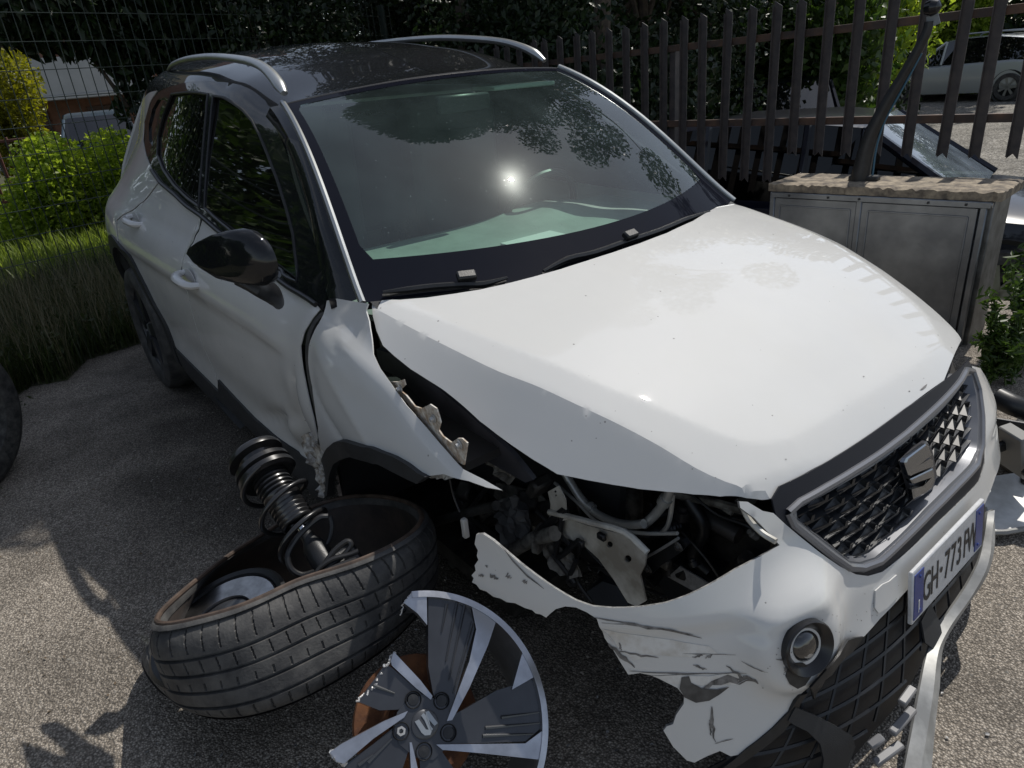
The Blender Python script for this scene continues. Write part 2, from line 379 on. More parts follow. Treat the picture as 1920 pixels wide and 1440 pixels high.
# ---- hood: height field
_zc = sp([-.4, -.25, 0, .2, .35, .5, .6, .68, .74, .79, .84], [1.05, 1.045, 1.018, .985, .945, .895, .853, .815, .775, .73, .67])
def hood_0(x, y):
    ay = np.abs(y); return _zc(x)-.045*(ay/.7)**2-.35*np.clip(x-(.74-.35*ay*ay), 0, 1)
def march0(px): P = march(lambda q: q[:, 2]-hood_0(q[:, 0], q[:, 1]), px); return P[:2]
# raised centre panel of the bonnet: closed outline in (x, y)
_ri = [march0(p) for p in ((747, 572), (820, 597), (910, 632), (1000, 667), (1125, 720), (1210, 755), (1310, 797), (1360, 818))]
_fi = [march0(p) for p in ((1395, 828), (1435, 832), (1485, 822), (1560, 780), (1650, 726), (1705, 694), (1745, 665), (1769, 645))]
CPOLY = np.array(_ri+_fi+[(p[0], -p[1]) for p in _ri[::-1]]); CPOLY = np.vstack([[(-.5, CPOLY[0, 1]-.01)], CPOLY, [(-.5, -CPOLY[0, 1]+.01)]])
def outdist(x, y):
    sh = np.shape(x); q = np.stack([np.ravel(x), np.ravel(y)], 1); d = np.full(len(q), 9.)
    for a, b in zip(CPOLY, np.roll(CPOLY, -1, 0)):
        u = b-a; t = np.clip(((q-a)@u)/(u@u), 0, 1); d = np.minimum(d, np.hypot(*(q-a-t[:, None]*u).T))
    return np.where(pip(q, CPOLY), -d, d).reshape(sh)
def hood_1(x, y):
    e = outdist(x, y); return hood_0(x, y)-.21*.5*(e+np.sqrt(e*e+.003**2))
_rp = np.array([march(lambda q: q[:, 2]-hood_1(q[:, 0], q[:, 1]), p)[:2] for p in ((696, 575), (735, 595), (785, 622), (860, 660), (935, 696), (1015, 727), (1090, 762), (1160, 795), (1235, 835), (1310, 880), (1385, 912), (1440, 926))])
_o = np.argsort(_rp[:, 0]); _yr = sp(_rp[_o, 0], -_rp[_o, 1])
def hood_z(x, y):
    ay = np.abs(y); d = ay-_yr(x); s = .45+.35*np.clip((x+.25)/.45, 0, 1)
    return hood_1(x, y)-s*.5*(d+np.sqrt(d*d+.0015**2))
def F_hood(P): return P[:, 2]-hood_z(P[:, 0], P[:, 1])
def hood_ev(q): return np.stack([q[:, 0], q[:, 1], hood_z(q[:, 0], q[:, 1])], 1)
def hoodpts(L): return np.array([march(F_hood, p)[:2] for p in L])
HOOD_PX = [(697, 566), (750, 562), (800, 558), (850, 551), (900, 543), (950, 532), (1000, 519), (1050, 505), (1100, 489), (1150, 473), (1200, 456), (1250, 437), (1300, 414), (1345, 388), (1366, 370), (1380, 367),
           (1415, 379), (1450, 394), (1505, 424), (1560, 454), (1605, 481), (1650, 509), (1687, 537), (1720, 565), (1752, 592), (1782, 622), (1804, 648), (1818, 671),
           (1770, 713), (1700, 764), (1650, 801), (1600, 835), (1550, 866), (1500, 893), (1462, 911), (1448, 935), (1400, 934), (1350, 931), (1300, 927), (1250, 922), (1200, 917), (1150, 909), (1100, 900), (1045, 889),
           (1000, 862), (960, 835), (930, 813), (900, 790), (865, 758), (830, 730), (800, 711), (770, 692), (740, 668), (718, 648), (706, 620), (699, 592)]
hq = hoodpts(HOOD_PX)
_left = np.array([(x, y) for x, y in zip(np.linspace(-.2, .66, 14), [.735, .735, .735, .733, .73, .726, .722, .716, .708, .698, .68, .65, .60, .50])])
hq = np.vstack([hq[:14], _left, hq[28:]])     # far edge hidden behind the crown of the hood
CR_ = [resample(CPOLY[1:-1], .0095, False)]
rl = [np.stack([np.linspace(-.24, .66, 40), -_yr(np.linspace(-.24, .66, 40))], 1), np.stack([np.linspace(-.2, .66, 40), _yr(np.linspace(-.2, .66, 40))], 1)]
cp('hood', sheet(hq, hood_ev, .0095, th=.004, lines=rl+CR_), WHITE, ang=13)
cp('hood_inner_frame', sheet(hq*np.array([.95, .95]), hood_ev, .04, th=.012, off=-.016), DARK, ang=30)

# ---- body side, from the sill over the belt to the middle of the roof
PY = np.array([.80, .845, .868, .880, .885, .880, .862, .835, .800, .745, .690, .634, .600, .548, .45, .30, 0])
PZ = np.array([.14, .26, .42, .60, .72, .80, .88, .93, .965, 1.08, 1.20, 1.325, 1.395, 1.44, 1.464, 1.484, 1.50])
_L = np.concatenate([[0], np.cumsum(np.hypot(np.diff(PY), np.diff(PZ)))]); _t = np.linspace(0, _L[-1], 420)
_fy, _fz = sp(_L, PY), sp(_L, PZ); TY, TZ = _fy(_t), np.maximum.accumulate(_fz(_t)+np.linspace(0, 1e-5, 420)); QT = _t
_kx = sp([-3.35, -3.2, -3.0, -2.8, -2.4, -1.9, -1.4, -.95, -.6], [.30, .66, .96, 1.10, 1.19, 1.185, 1.11, .935, .90])
_wx = sp([-3.38, -3.30, -3.2, -3.05, -2.85, -2.5, -1.5, 0, .2, .4, .6], [.50, .72, .85, .935, .98, 1.0, 1., 1., .99, .965, .92])
_gx = sp([-3.3, -3.0, -2.6, -2.2, -1.6, -.9, 0], [.84, .88, .93, .97, 1., 1., 1.])
_dx = sp([-.4, -.2, 0, .2, .4, .6], [0, .02, .07, .13, .17, .22])
DENTS = [(-.50, .50, .08, .10, .035), (-.66, .42, .16, .07, .022), (-.20, .90, .14, .06, -.006), (-.36, .80, .05, .14, .008), (-.02, .82, .20, .05, .006)]
CREASES = [(-.46, .80, -.60, .38, .034, .020), (-.50, .62, -.98, .42, .020, .022), (-.56, .50, -.78, .36, .018, .014), (-.62, .60, -.70, .40, -.014, .012), (-.34, .90, .02, .70, -.007, .018), (-.38, .78, -.12, .62, .008, .014), (-.32, .94, -.10, .86, .005, .010), (-.20, .66, .12, .68, .007, .012)]
def body_disp(x, z):
    d = .010*np.tanh((z-(.80+.02*(x+1.5)))/.012)*sstep(x, -3.0, -2.4)*(1-sstep(x, -.6, -.45))    # shoulder crease
    d = d-.010*sstep(z, .30, .46)*(1-sstep(z, .46, .60))*(1-sstep(x, -.6, -.3))                   # scallop above the sill
    for a, b, sa, sb, h in DENTS: d = d-h*np.exp(-((x-a)/sa)**2-((z-b)/sb)**2)
    for xa, za, xb, zb, am, wd in CREASES:
        ux, uz = xb-xa, zb-za; L2 = math.hypot(ux, uz); tt_ = np.clip(((x-xa)*ux+(z-za)*uz)/L2**2, 0, 1); ds = np.hypot(x-xa-tt_*ux, z-za-tt_*uz); d = d-am*np.exp(-ds/wd)*np.sin(math.pi*np.clip(tt_*.9+.05, 0, 1))
    w = sstep(x, -1.0, -.4)*(1-sstep(x, .25, .5))*(1-sstep(z, .80, .92)); d = d+w*.0022*np.sin(15*x+21*z)+w*(1-sstep(z, .45, .6))*.007*np.sin(40*x-22*z+1)
    return d
def body_xq(x, q, sg=-1):
    x = np.asarray(x, float); Z0 = np.interp(q, QT, TZ); Y0 = np.interp(q, QT, TY)
    Z = np.where(Z0 > .965, .965+(Z0-.965)*_kx(x), Z0)-_dx(x)*np.clip((Z0-.66)/.3, 0, 1)
    Y = Y0*_wx(x)*(1-(1-_gx(x))*np.clip((Z0-.965)*4, 0, 1))+body_disp(x, Z)*(Z0 < 1.0)
    Z = Z+sg*.036*Y*np.clip((Z0-.965)/.5, 0, 1)
    return Y, Z
def F_body(P):
    x = P[:, 0]; Y, Z = body_xq(x[:, None], QT[None, :]); k = np.argmax(Z > P[:, 2:3], axis=1); k = np.clip(k, 1, 419); i = np.arange(len(x))
    t = np.clip((P[:, 2]-Z[i, k-1])/(Z[i, k]-Z[i, k-1]+1e-9), 0, 1); Yv = Y[i, k-1]*(1-t)+Y[i, k]*t
    Yv = np.where(P[:, 2] > Z[:, -1], -9, Yv); return -P[:, 1]-Yv
def q_of(P):
    Y, Z = body_xq(np.full(420, P[0]), QT); return QT[int(np.argmin((Z-P[2])**2+.3*(Y-abs(P[1]))**2))]
def body_ev(sg=-1, off=0.):
    def f(a):
        Y, Z = body_xq(a[:, 0], a[:, 1], sg); return np.stack([a[:, 0], sg*Y, Z], 1)
    return f
def bp(L):                                     # sight-line points or ('x', X, Z) -> (x, q)
    out = []
    for p in L:
        if p[0] == 'x': Y, Z = body_xq(np.full(420, p[1]), QT); out.append((p[1], QT[int(np.argmin(np.abs(Z-p[2])))]))
        elif p[0] == 'q': out.append((p[1], p[2]))
        else: P = march(F_body, p); out.append((P[0], q_of(P)))
    return np.array(out)
QB = QT[int(np.argmin(np.abs(TZ-.965)))]; QE = QT[-1]

def side_sheet(name, pts, m, parent=None, off=0., th=.003, st=.022, holes=(), raw=False, sg=-1, **k):
    a = pts if raw else bp(pts); return cp(name, sheet(a, body_ev(sg), st, holes=[h if raw else bp(h) for h in holes], th=th, off=off), m, parent, **k)
def arch(cx, cz, r, a0, a1, n=14): return [('x', cx+r*math.cos(math.radians(t)), cz+r*math.sin(math.radians(t))) for t in np.linspace(a0, a1, n)]

# traced limits
BELT = [(286, 318), (303, 342), (330, 366), (352, 386), (378, 405), (410, 431), (450, 464), (495, 497), (548, 540), (596, 571)]
XS = float(bp([(379, 405)])[0][0])
fd = [(380, 406), (410, 431), (450, 464), (495, 497), (548, 540), (590, 567), (601, 578), (585, 597), (570, 622), (563, 650), (567, 690), (576, 735), (588, 785), (596, 822), (591, 872), (560, 848), (520, 818), (480, 784), (440, 742), (412, 712),
      ('x', -1.44, .36), ('x', -1.45, .5), ('x', -1.45+.3*(XS+1.45), .7), ('x', -1.45+.8*(XS+1.45), .85)]
front_door = side_sheet('front_door', fd, WHITE, label='crushed white front door')
XR = float(bp([(303, 342)])[0][0])
rd = [(376, 404), ('x', -1.46+.8*(XS+1.45), .85), ('x', -1.46+.3*(XS+1.45), .7), ('x', -1.465, .5), ('x', -1.455, .36), ('x', -1.8, .36), ('x', -2.05, .37)]+arch(-2.566, .34, .43, 5, 62, 8)+[('x', -2.45, .80), ('x', -2.49, .90), (301, 340), (303, 342), (330, 366), (352, 386)]
rear_door = side_sheet('rear_door', rd, WHITE)
qp = [(286, 318), (300, 340), ('x', -2.50, .90), ('x', -2.46, .80)]+arch(-2.566, .34, .43, 66, 176, 12)+[('x', -3.12, .40), ('x', -3.25, .5), ('x', -3.34, .7), ('x', -3.34, .95), ('q', -3.28, QB+.10), ('q', -3.2, QB+.28), ('q', -3.1, QB+.42), ('q', -3.0, QB+.43), (296, 170), (281, 195), (271, 230), (269, 262), (275, 292)]
side_sheet('quarter_panel', qp, WHITE)
side_sheet('quarter_panel', [(a[0], -a[1]) if False else a for a in bp(qp)], WHITE, raw=True, sg=1)
far = np.array([(-3.3, .1), (-2.5, .1), (-1.5, .1), (-.3, .1), (.35, .3), (.35, QB*.8), (-.2, QB*.98), (-.3, QB), (-1.5, QB), (-2.6, QB), (-3.3, QB)])
side_sheet('left_body_side', far, WHITE, raw=True, sg=1, st=.05)
# rear door/quarter upper, black greenhouse frame with the window openings
DLO1 = [(400, 181), (418, 184), (437, 192), (456, 206), (473, 226), (487, 252), (502, 288), (520, 338), (538, 395), (550, 440), (556, 490), (557, 528), (540, 521), (505, 492), (470, 463), (430, 430), (400, 406), (384, 391), (385, 360), (389, 300), (395, 230)]
DLO2 = [(322, 178), (345, 174), (370, 173), (391, 176), (387, 215), (381, 280), (376, 340), (373, 388), (352, 372), (326, 347), (306, 320), (295, 290), (297, 255), (307, 215)]
DLO3 = [(310, 182), (300, 205), (291, 240), (286, 275), (280, 262), (279, 235), (286, 205), (296, 186)]
FR = [(286, 318), (303, 342), (330, 366), (352, 386), (380, 406), (410, 431), (450, 464), (495, 497), (548, 540), (590, 567), (606, 583), (612, 560), (612, 528), (604, 500), (590, 455), (572, 400), (556, 350), (538, 290), (525, 250), (512, 215), (498, 190), (476, 170), (450, 160), (420, 155), (385, 153), (350, 156), (318, 162), (298, 172), (282, 195), (272, 230), (270, 262), (276, 292)]
frq = bp(FR)
cp('window_surround', sheet(frq, body_ev(-1), .025, holes=[bp(DLO1), bp(DLO2), bp(DLO3)], th=.012, off=.001), BLACK)
for D, nm in ((DLO1, 'front_side_window'), (DLO2, 'rear_side_window'), (DLO3, 'quarter_window')):
    c = bp(D); c = c.mean(0)+(c-c.mean(0))*1.02; B3 = body_ev(-1)(resample(c, .03)); x, z = B3[:, 0], B3[:, 2]; A_ = np.stack([1+0*x, x, z, x*x], 1); k_ = np.linalg.lstsq(A_, B3[:, 1], rcond=None)[0]
    cp(nm, sheet(body_ev(-1)(c)[:, [0, 2]], lambda a: np.stack([a[:, 0], k_[0]+k_[1]*a[:, 0]+k_[2]*a[:, 1]+k_[3]*a[:, 0]**2, a[:, 1]], 1), .05, th=0, off=-.006), SDG)
for D in (DLO1, DLO2):
    c = body_ev(-1)(resample(bp(D), .03)); cp('window_seal', tube(np.vstack([c, c[:1]]), .0055, 6, cap=False), SATIN)
# chrome-less belt moulding
c = body_ev(-1)(resample(bp(BELT), .04, False)); cp('belt_moulding', tube(c+np.array([0, -.006, 0]), .007, 8), SATIN)
for sg in (-1, 1):                             # pillars at the windscreen
    pass
# ---- roof
def roofpoly():
    rt = np.array([frq[i] for i in range(16, 31)]); rt = rt[np.argsort(-rt[:, 0])]
    top = [(x, QE) for x in np.linspace(-3.0, -.92, 10)]
    lo = [(-.975, QT[int(np.argmin(np.abs(TZ-1.425)))])]
    return rt, top
_qs = lambda z: QT[int(np.argmin(np.abs(TZ-z)))]
_fe = frq[19:31]; _fe = _fe[np.argsort(-_fe[:, 0])]; _fe = [(float(a), float(b)) for a, b in _fe]
roofR_left = [(-1.15, _qs(1.40)), (-1.5, _qs(1.40)), (-2.0, _qs(1.39)), (-2.5, _qs(1.37))]
roofR = np.array([(-.93, QE), (-.935, QE-.2), (-.95, QE-.4), (-.965, _qs(1.435)), *[p for p in _fe if p[0] < -.97 and p[0] > -2.95], (-3.05, _qs(1.30)), (-3.10, _qs(1.36)), (-3.10, QE-.2), (-3.10, QE)])
V1 = sheet(roofR, body_ev(-1), .04, th=.004, off=.0015); V2 = sheet(roofR, body_ev(1), .04, th=.004, off=.0015)
cp('roof', join(V1, V2), BLACK, ang=50)
cp('far_window_surround', sheet(np.array([(-.3, QB), (-1., _qs(1.41)), (-1.5, _qs(1.37)), (-2.6, _qs(1.34)), (-3.1, _qs(1.3)), (-3.3, QB)])[:, :], body_ev(1), .06, th=.01), BLACK)
cp('tailgate', sheet(np.array([(-.62, .35), (.62, .35), (.66, .95), (.5, 1.35), (.42, 1.45), (-.42, 1.45), (-.5, 1.35), (-.66, .95)]), lambda a: np.stack([-3.33+.30*sstep(a[:, 1], .95, 1.5)-.0*a[:, 1], a[:, 0], a[:, 1]], 1), .1, th=.02), WHITE)
# tail lamp wrap
side_sheet('tail_lamp', [('x', -3.2, 1.0), ('x', -3.2, .93), ('x', -3.33, .91), ('x', -3.34, 1.0)], mat('red_lens', (.25, .01, .01), .1, coat=1.), off=.01, st=.03)
# ---- roof rails
for sg, px in ((-1, [(533, 175), (524, 160), (510, 141), (492, 125), (468, 115), (430, 109), (390, 107), (350, 112), (326, 121), (316, 131)]), (1, [(1021, 114), (1003, 100), (975, 87), (940, 78), (890, 73), (830, 71), (770, 72), (720, 76), (680, 82)])):
    P = np.array([Yp(a, b, sg*(.565-.06*i/9)) for i, (a, b) in enumerate(px)])
    if sg > 0: P[:, 2] = np.minimum(P[:, 2], 1.60)
    r = np.interp(np.linspace(0, 1, len(P)), [0, .12, .3, .85, 1], [.011, .021, .018, .017, .008])
    cp('roof_rail', tube(P, r, 12, sm=4, flat=.75), SILV)
# ---- windscreen
def ws_ev(a):
    s, t = a[:, 0], a[:, 1]; xb = -.075-.175*s**2; xt = -.925-.025*s**2; zt = 1.462-.030*s**2
    yb, yt = .742*s, .566*s; zb = .992+.010*s**2; bl = .05*4.5*np.maximum(t, 0)**1.5*(1-t)
    return np.stack([xb*(1-t)+xt*t+bl*.5, yb*(1-t)+yt*t, zb*(1-t)+zt*t+bl*.8+.036*yt*t], 1)
g = np.array([(s, t) for t in np.linspace(-.02, 1.0, 21) for s in np.linspace(-1, 1, 41)]); V = ws_ev(g)
Fq = [(j*41+i, j*41+i+1, (j+1)*41+i+1, (j+1)*41+i) for j in range(20) for i in range(40)]
Fq = [f if (np.cross(V[f[1]]-V[f[0]], V[f[2]]-V[f[0]])[2] > 0) else f[::-1] for f in Fq]
screen = cp('windscreen', (V, Fq), WSG)
# black ceramic border under the glass
outer = [(s, -.02) for s in np.linspace(-1, 1, 30)]+[(1, t) for t in np.linspace(.02, .98, 16)]+[(s, 1.0) for s in np.linspace(1, -1, 20)]+[(-1, t) for t in np.linspace(.98, .02, 16)]
inn = [(s, .145-.03*(1-s*s)) for s in np.linspace(-.93, .93, 24)]+[(.955, t) for t in np.linspace(.2, .93, 12)]+[(s, .965) for s in np.linspace(.93, -.93, 16)]+[(-.955, t) for t in np.linspace(.93, .2, 12)]
BORD = mat('ceramic_border', (.008, .009, .014), .5, coat=.22, coatr=.03, spec=.0)
cp('windscreen_border', sheet(np.array(outer), ws_ev, .05, holes=[np.array(inn)], th=0, off=.0012), BORD, screen)
for sg in (-1, 1):
    P = ws_ev(np.array([(sg*1.012, t) for t in np.linspace(-.03, 1.005, 18)]))
    cp('pillar_trim', tube(P+np.array([0, 0, .004]), .0095, 8, flat=1.3), SILV)
    # pillar body between trim and door frame
    A = ws_ev(np.array([(sg*1.015, t) for t in np.linspace(.0, 1.01, 18)])); Bc = []
    for i, p in enumerate(A):
        zz = p[2]-.035; xx = p[0]-.075-.03*i/17; Y, Z = body_xq(np.full(420, xx), QT, sg); k = int(np.argmin(np.abs(Z-zz))); Bc.append((xx, sg*(Y[k]+.004), Z[k]))
    Bc = np.array(Bc); mid = (A+Bc)/2+np.clip(np.linspace(0, 3, 18), 0, 1)[:, None]*np.array([.02, sg*.018, .012]); VV = np.vstack([A, mid, Bc]); n = 18
    Fp = [(r*n+i, r*n+i+1, (r+1)*n+i+1, (r+1)*n+i) for r in range(2) for i in range(n-1)]
    cp('windscreen_pillar', (VV, Fp), BLACK, ang=60)
# roof edge seam
P = ws_ev(np.array([(s, 1.005) for s in np.linspace(-1, 1, 20)])); cp('roof_seam', tube(P, .004, 6), SATIN)
# cowl under the hood edge
P = ws_ev(np.array([(s, -.01) for s in np.linspace(-.99, .99, 24)])); Q = P+np.array([.10, 0, -.035]); R2 = P+np.array([-.02, 0, -.03])
cp('cowl_panel', (np.vstack([R2, P, Q]), [(r*24+i, r*24+i+1, (r+1)*24+i+1, (r+1)*24+i) for r in range(2) for i in range(23)]), SATIN)
# ---- wipers
def onws(px, off=.0):
    d = ray(*px); best = None; s = np.linspace(-1, 1, 161); t = np.linspace(-.05, 1, 121); S, Tt = np.meshgrid(s, t); a = np.stack([S.ravel(), Tt.ravel()], 1)
    P = ws_ev(a); v = P-CP; c = np.linalg.norm(np.cross(v, d), axis=1); return P[int(np.argmin(c))]+np.array([.5, 0, .8])*off
for tr, hd in (([(1012, 517), (1060, 497), (1110, 481), (1168, 461), (1230, 441), (1285, 420), (1325, 406)], (1174, 456)), ([(712, 559), (760, 553), (810, 547), (868, 541), (905, 540), (948, 533)], (868, 536))):
    w = cp('wiper', tube(np.array([onws(p, .020) for p in tr]), [.004]+[.008]*(len(tr)-2)+[.004], 6, sm=3), SATIN)
    h = onws(hd, .034); d = onws(tr[-1], 0)-onws(tr[0], 0); a, b, c = frame(d, (.5, 0, .8))
    cp('wiper_joint', bbox_(h, (.05, .028, .020), np.stack([c, a, b], 1)), SATIN, w)
    cp('wiper_blade', tube(np.array([onws(p, .008) for p in tr]), .004, 4), RUBBER, w)
# ---- interior
DASHB = cp('dashboard', sheet(np.array([(-.72, -.98), (.72, -.98), (.72, -.40), (.60, -.27), (.3, -.17), (0, -.14), (-.3, -.17), (-.60, -.27), (-.72, -.40)]), lambda a: np.stack([a[:, 1], a[:, 0], .955-.06*sstep(a[:, 1], -.6, -.2)+.03*np.exp(-((a[:, 0]-.33)/.2)**2)*sstep(-a[:, 1], .6, .75)-.30*sstep(-a[:, 1], .86, .98)], 1), .03, th=.02), DASH)
cp('air_vent', sheet(np.array([(-.30, -.33), (.40, -.33), (.42, -.30), (.40, -.27), (-.30, -.27), (-.32, -.30)]), lambda a: np.stack([a[:, 1], a[:, 0], .925+.0*a[:, 0]], 1), .05, th=.006), SATIN)
cp('paper_sheet', box((-.50, .02, .955), (.08, .22, .006)), PAPER)
for y in (-.36, .36):
    cp('front_seat', join(bbox_((-1.45, y, 1.02), (.14, .46, .66), b=.05), bbox_((-1.2, y, .62), (.5, .48, .18), b=.05)), CLOTH); cp('headrest', bbox_((-1.42, y, 1.30), (.09, .25, .17), b=.03), CLOTH)
cp('rear_bench', bbox_((-2.35, 0, .95), (.16, 1.25, .6), b=.05), CLOTH)
P = [(-.86+.16*math.cos(t)*.45, .36+.18*math.sin(t), .93+.17*math.cos(t)) for t in np.linspace(0, 2*math.pi, 33)]
sw = cp('steering_wheel', tube(P, .014, 8, cap=False), SATIN); cp('wheel_hub', bbox_((-.86, .36, .93), (.05, .16, .10), b=.02), SATIN, sw)
cp('interior_mirror', bbox_((-.86, .03, 1.37), (.03, .22, .06), b=.012), SATIN)
cp('sun_visor', bbox_((-.98, .36, 1.405), (.14, .30, .016), b=.006), mat('pale_visor', (.5, .52, .48), .7))
cp('headliner', box((-2.0, 0, 1.40), (1.9, .95, .01)), mat('headliner_cloth', (.22, .22, .21), .9))
cp('cabin_floor', box((-1.7, 0, .35), (2.6, 1.45, .04)), CLOTH); cp('bulkhead', box((-.45, 0, .62), (.03, 1.35, .58)), DARK)
# ---- front fender
fe = [(613, 563), (632, 560), (655, 563), (676, 566), (690, 568), (686, 580), (692, 602), (697, 632), (700, 662), (712, 690), (732, 718), (762, 758), (800, 802), (840, 850), (868, 879), (905, 899), (943, 918), (912, 913), (878, 903), (848, 894), (832, 890), (806, 893),
      (792, 884), (770, 868), (745, 855), (722, 846), (700, 838), (672, 829), (650, 824), (633, 826), (620, 837), (612, 856), (604, 880), (600, 835), (596, 800), (590, 760), (583, 715), (578, 680), (579, 650), (586, 628), (598, 606), (606, 590)]
fender = side_sheet('front_fender', fe, WHITE, st=.014, th=.004, label='buckled white front fender with a torn pointed front')
seam = body_ev(-1)(bp([(604, 583), (583, 605), (570, 640), (571, 690), (580, 740), (592, 790), (600, 825)]))
cp('door_seal', tube(seam+np.array([0, .014, 0]), [.012, .014, .016, .018, .02, .02, .012], 8, sm=4, flat=.5), RUBBER)
# folded flange inside the fender, with bolts
flg = [(733, 716), (745, 716), (757, 712), (760, 722), (750, 732), (762, 742), (778, 762), (790, 766), (806, 758), (818, 766), (822, 778), (826, 792), (822, 806), (830, 818), (846, 830), (858, 822), (866, 822), (876, 831), (870, 872), (858, 866), (835, 842), (800, 800), (765, 758), (745, 735)]
FP = (.1, 1, .1); f0 = march(F_body, (800, 802))+np.array([0, .01, 0])
def inpl(px, n=FP, q=f0): return np.array([onpl(a, b, n, q) for a, b in px])
def flatsheet(px, n, q, th=.003, holes=()):
    n = np.array(n, float)/np.linalg.norm(n); a, b, _ = frame(n); P = inpl(px, n, q); o = P[0]
    two = np.stack([(P-o)@a, (P-o)@b], 1); hs = []
    for h in holes: H = inpl(h, n, q); hs.append(np.stack([(H-o)@a, (H-o)@b], 1))
    return sheet(two, lambda s: o+s[:, :1]*a+s[:, 1:2]*b, .02, holes=hs, th=th)
def disc(px, r): return [(px[0]+r*math.cos(t), px[1]+r*math.sin(t)) for t in np.linspace(0, 2*math.pi, 12, endpoint=False)]
fl = cp('fender_flange', flatsheet(flg, FP, f0), mat('primed_flange', (.74, .72, .66), .5, col2=(.36, .27, .19), vscale=60), fender)
for px in ((815, 784), (864, 833), (752, 728)):
    c = inpl([px])[0]; n = np.array(FP)/np.linalg.norm(FP); n = n if n@(CP-c) > 0 else -n
    cp('bolt', lathe([(0, .010), (.005, .010), (.0055, .004), (.009, .003), (.009, 0)], c+n*.001, n, 12), ALU, fl)
# wheel arch cladding
ar = [(604, 883), (610, 858), (620, 837), (633, 826), (650, 824), (672, 829), (700, 838), (722, 846), (745, 855), (770, 868), (792, 884), (806, 893), (790, 905), (770, 895), (745, 882), (715, 868), (690, 860), (665, 856), (645, 858), (632, 868), (624, 890), (621, 930), (604, 935)]
side_sheet('wheel_arch_trim', ar, TEXBLK, off=.012, th=.02, st=.018)
for cxx in (-2.566,):
    o_ = [(cxx+.50*math.cos(t), .34+.48*math.sin(t)) for t in np.radians(np.linspace(-8, 188, 26))]; i_ = [(cxx+.425*math.cos(t), .34+.42*math.sin(t)) for t in np.radians(np.linspace(188, -8, 26))]
    side_sheet('wheel_arch_trim', [('x', a, b) for a, b in o_+i_], TEXBLK, off=.012, th=.02, st=.03)
side_sheet('sill_cladding', [('x', -2.05, .37), ('x', -1.455, .36), (412, 712), (440, 742), (480, 784), (520, 818), (560, 848), (591, 873), (604, 900), (600, 935), (560, 893), (510, 840), (450, 783), (400, 735), ('x', -1.455, .17), ('x', -2.05, .18)], TEXBLK, off=.008, th=.03, st=.03)
# torn metal where sill, door and fender meet
def crumple(name, px, y0, m, amp=.02, st=.012, parent=None, seed=0):
    P = np.array([Yp(a, b, y0) for a, b in px]); two = P[:, [0, 2]]; r = np.random.default_rng(seed); ph = r.uniform(0, 6, 6); k = r.uniform(30, 110, (6, 2))
    def ev(a):
        d = sum(np.abs(np.sin(a@k[i]+ph[i])) for i in range(6))/6-.5; return np.stack([a[:, 0]+d*amp*.3, y0+d*amp*2, a[:, 1]], 1)
    return cp(name, sheet(two, ev, st, th=.0015), m, parent, ang=20)
TORN = mat('torn_sheet_metal', (.5, .49, .46), .45, metal=.3, col2=(.14, .12, .10), vscale=45)
crumple('torn_metal', [(566, 815), (582, 812), (594, 828), (600, 850), (606, 880), (604, 935), (595, 925), (588, 890), (575, 860), (562, 835)], -.872, TORN, .03, seed=1)
crumple('torn_metal', [(632, 880), (640, 868), (652, 890), (668, 912), (690, 935), (632, 940)], -.70, mat('torn_liner', (.26, .21, .18), .6, col2=(.07, .05, .04), vscale=40), .03, seed=2)
crumple('crushed_flange', [(797, 898), (830, 880), (850, 885), (866, 890), (840, 900), (815, 898)], -.79, TORN, .02, seed=3)
# ---- mirror
def blob(secs, n=20, cap=True):
    """secs: list of (centre, half axis a (vec), half axis b (vec))"""
    V = []; m = len(secs)
    for c, a, b in secs:
        for k in range(n):
            t = 2*math.pi*k/n; V.append(np.array(c)+math.cos(t)*np.array(a)+math.sin(t)*np.array(b))
    Fc = [(i*n+k, i*n+(k+1) % n, (i+1)*n+(k+1) % n, (i+1)*n+k) for i in range(m-1) for k in range(n)]
    Fc += [tuple(range(n))[::-1], tuple((m-1)*n+k for k in range(n))]; return np.array(V), Fc
ms = []
for px, py, y, hz, hx in ((353, 479, -1.04, .003, .004), (362, 481, -1.035, .018, .02), (385, 483, -1.02, .036, .045), (415, 484, -1.0, .052, .062), (445, 484, -.975, .062, .070), (472, 483, -.950, .066, .072), (488, 482, -.932, .062, .066), (496, 482, -.920, .048, .05), (499, 482, -.915, .02, .02)):
    c = Yp(px, py, y); ms.append((c, (hx*.9, hx*.25, 0), (-.012, 0, hz)))
mir = cp('side_mirror', blob(ms, 24), BLACK, ang=60)
lowr = [(Yp(px, py, y)+np.array([0, 0, 0]), (hx, 0, 0), (0, 0, hz)) for px, py, y, hz, hx in ((372, 496, -1.02, .008, .02), (400, 506, -1.0, .020, .045), (440, 513, -.975, .024, .06), (475, 512, -.95, .024, .058), (494, 508, -.93, .018, .04))]
cp('mirror_lower_shell', blob(lowr, 20), SATIN, mir)
cp('mirror_foot', tube(np.array([Yp(455, 520, -.945), Yp(487, 535, -.92), Yp(512, 552, -.885), Yp(522, 566, -.865)]), [.032, .034, .030, .022], 12, sm=3, flat=.7), SATIN, mir)
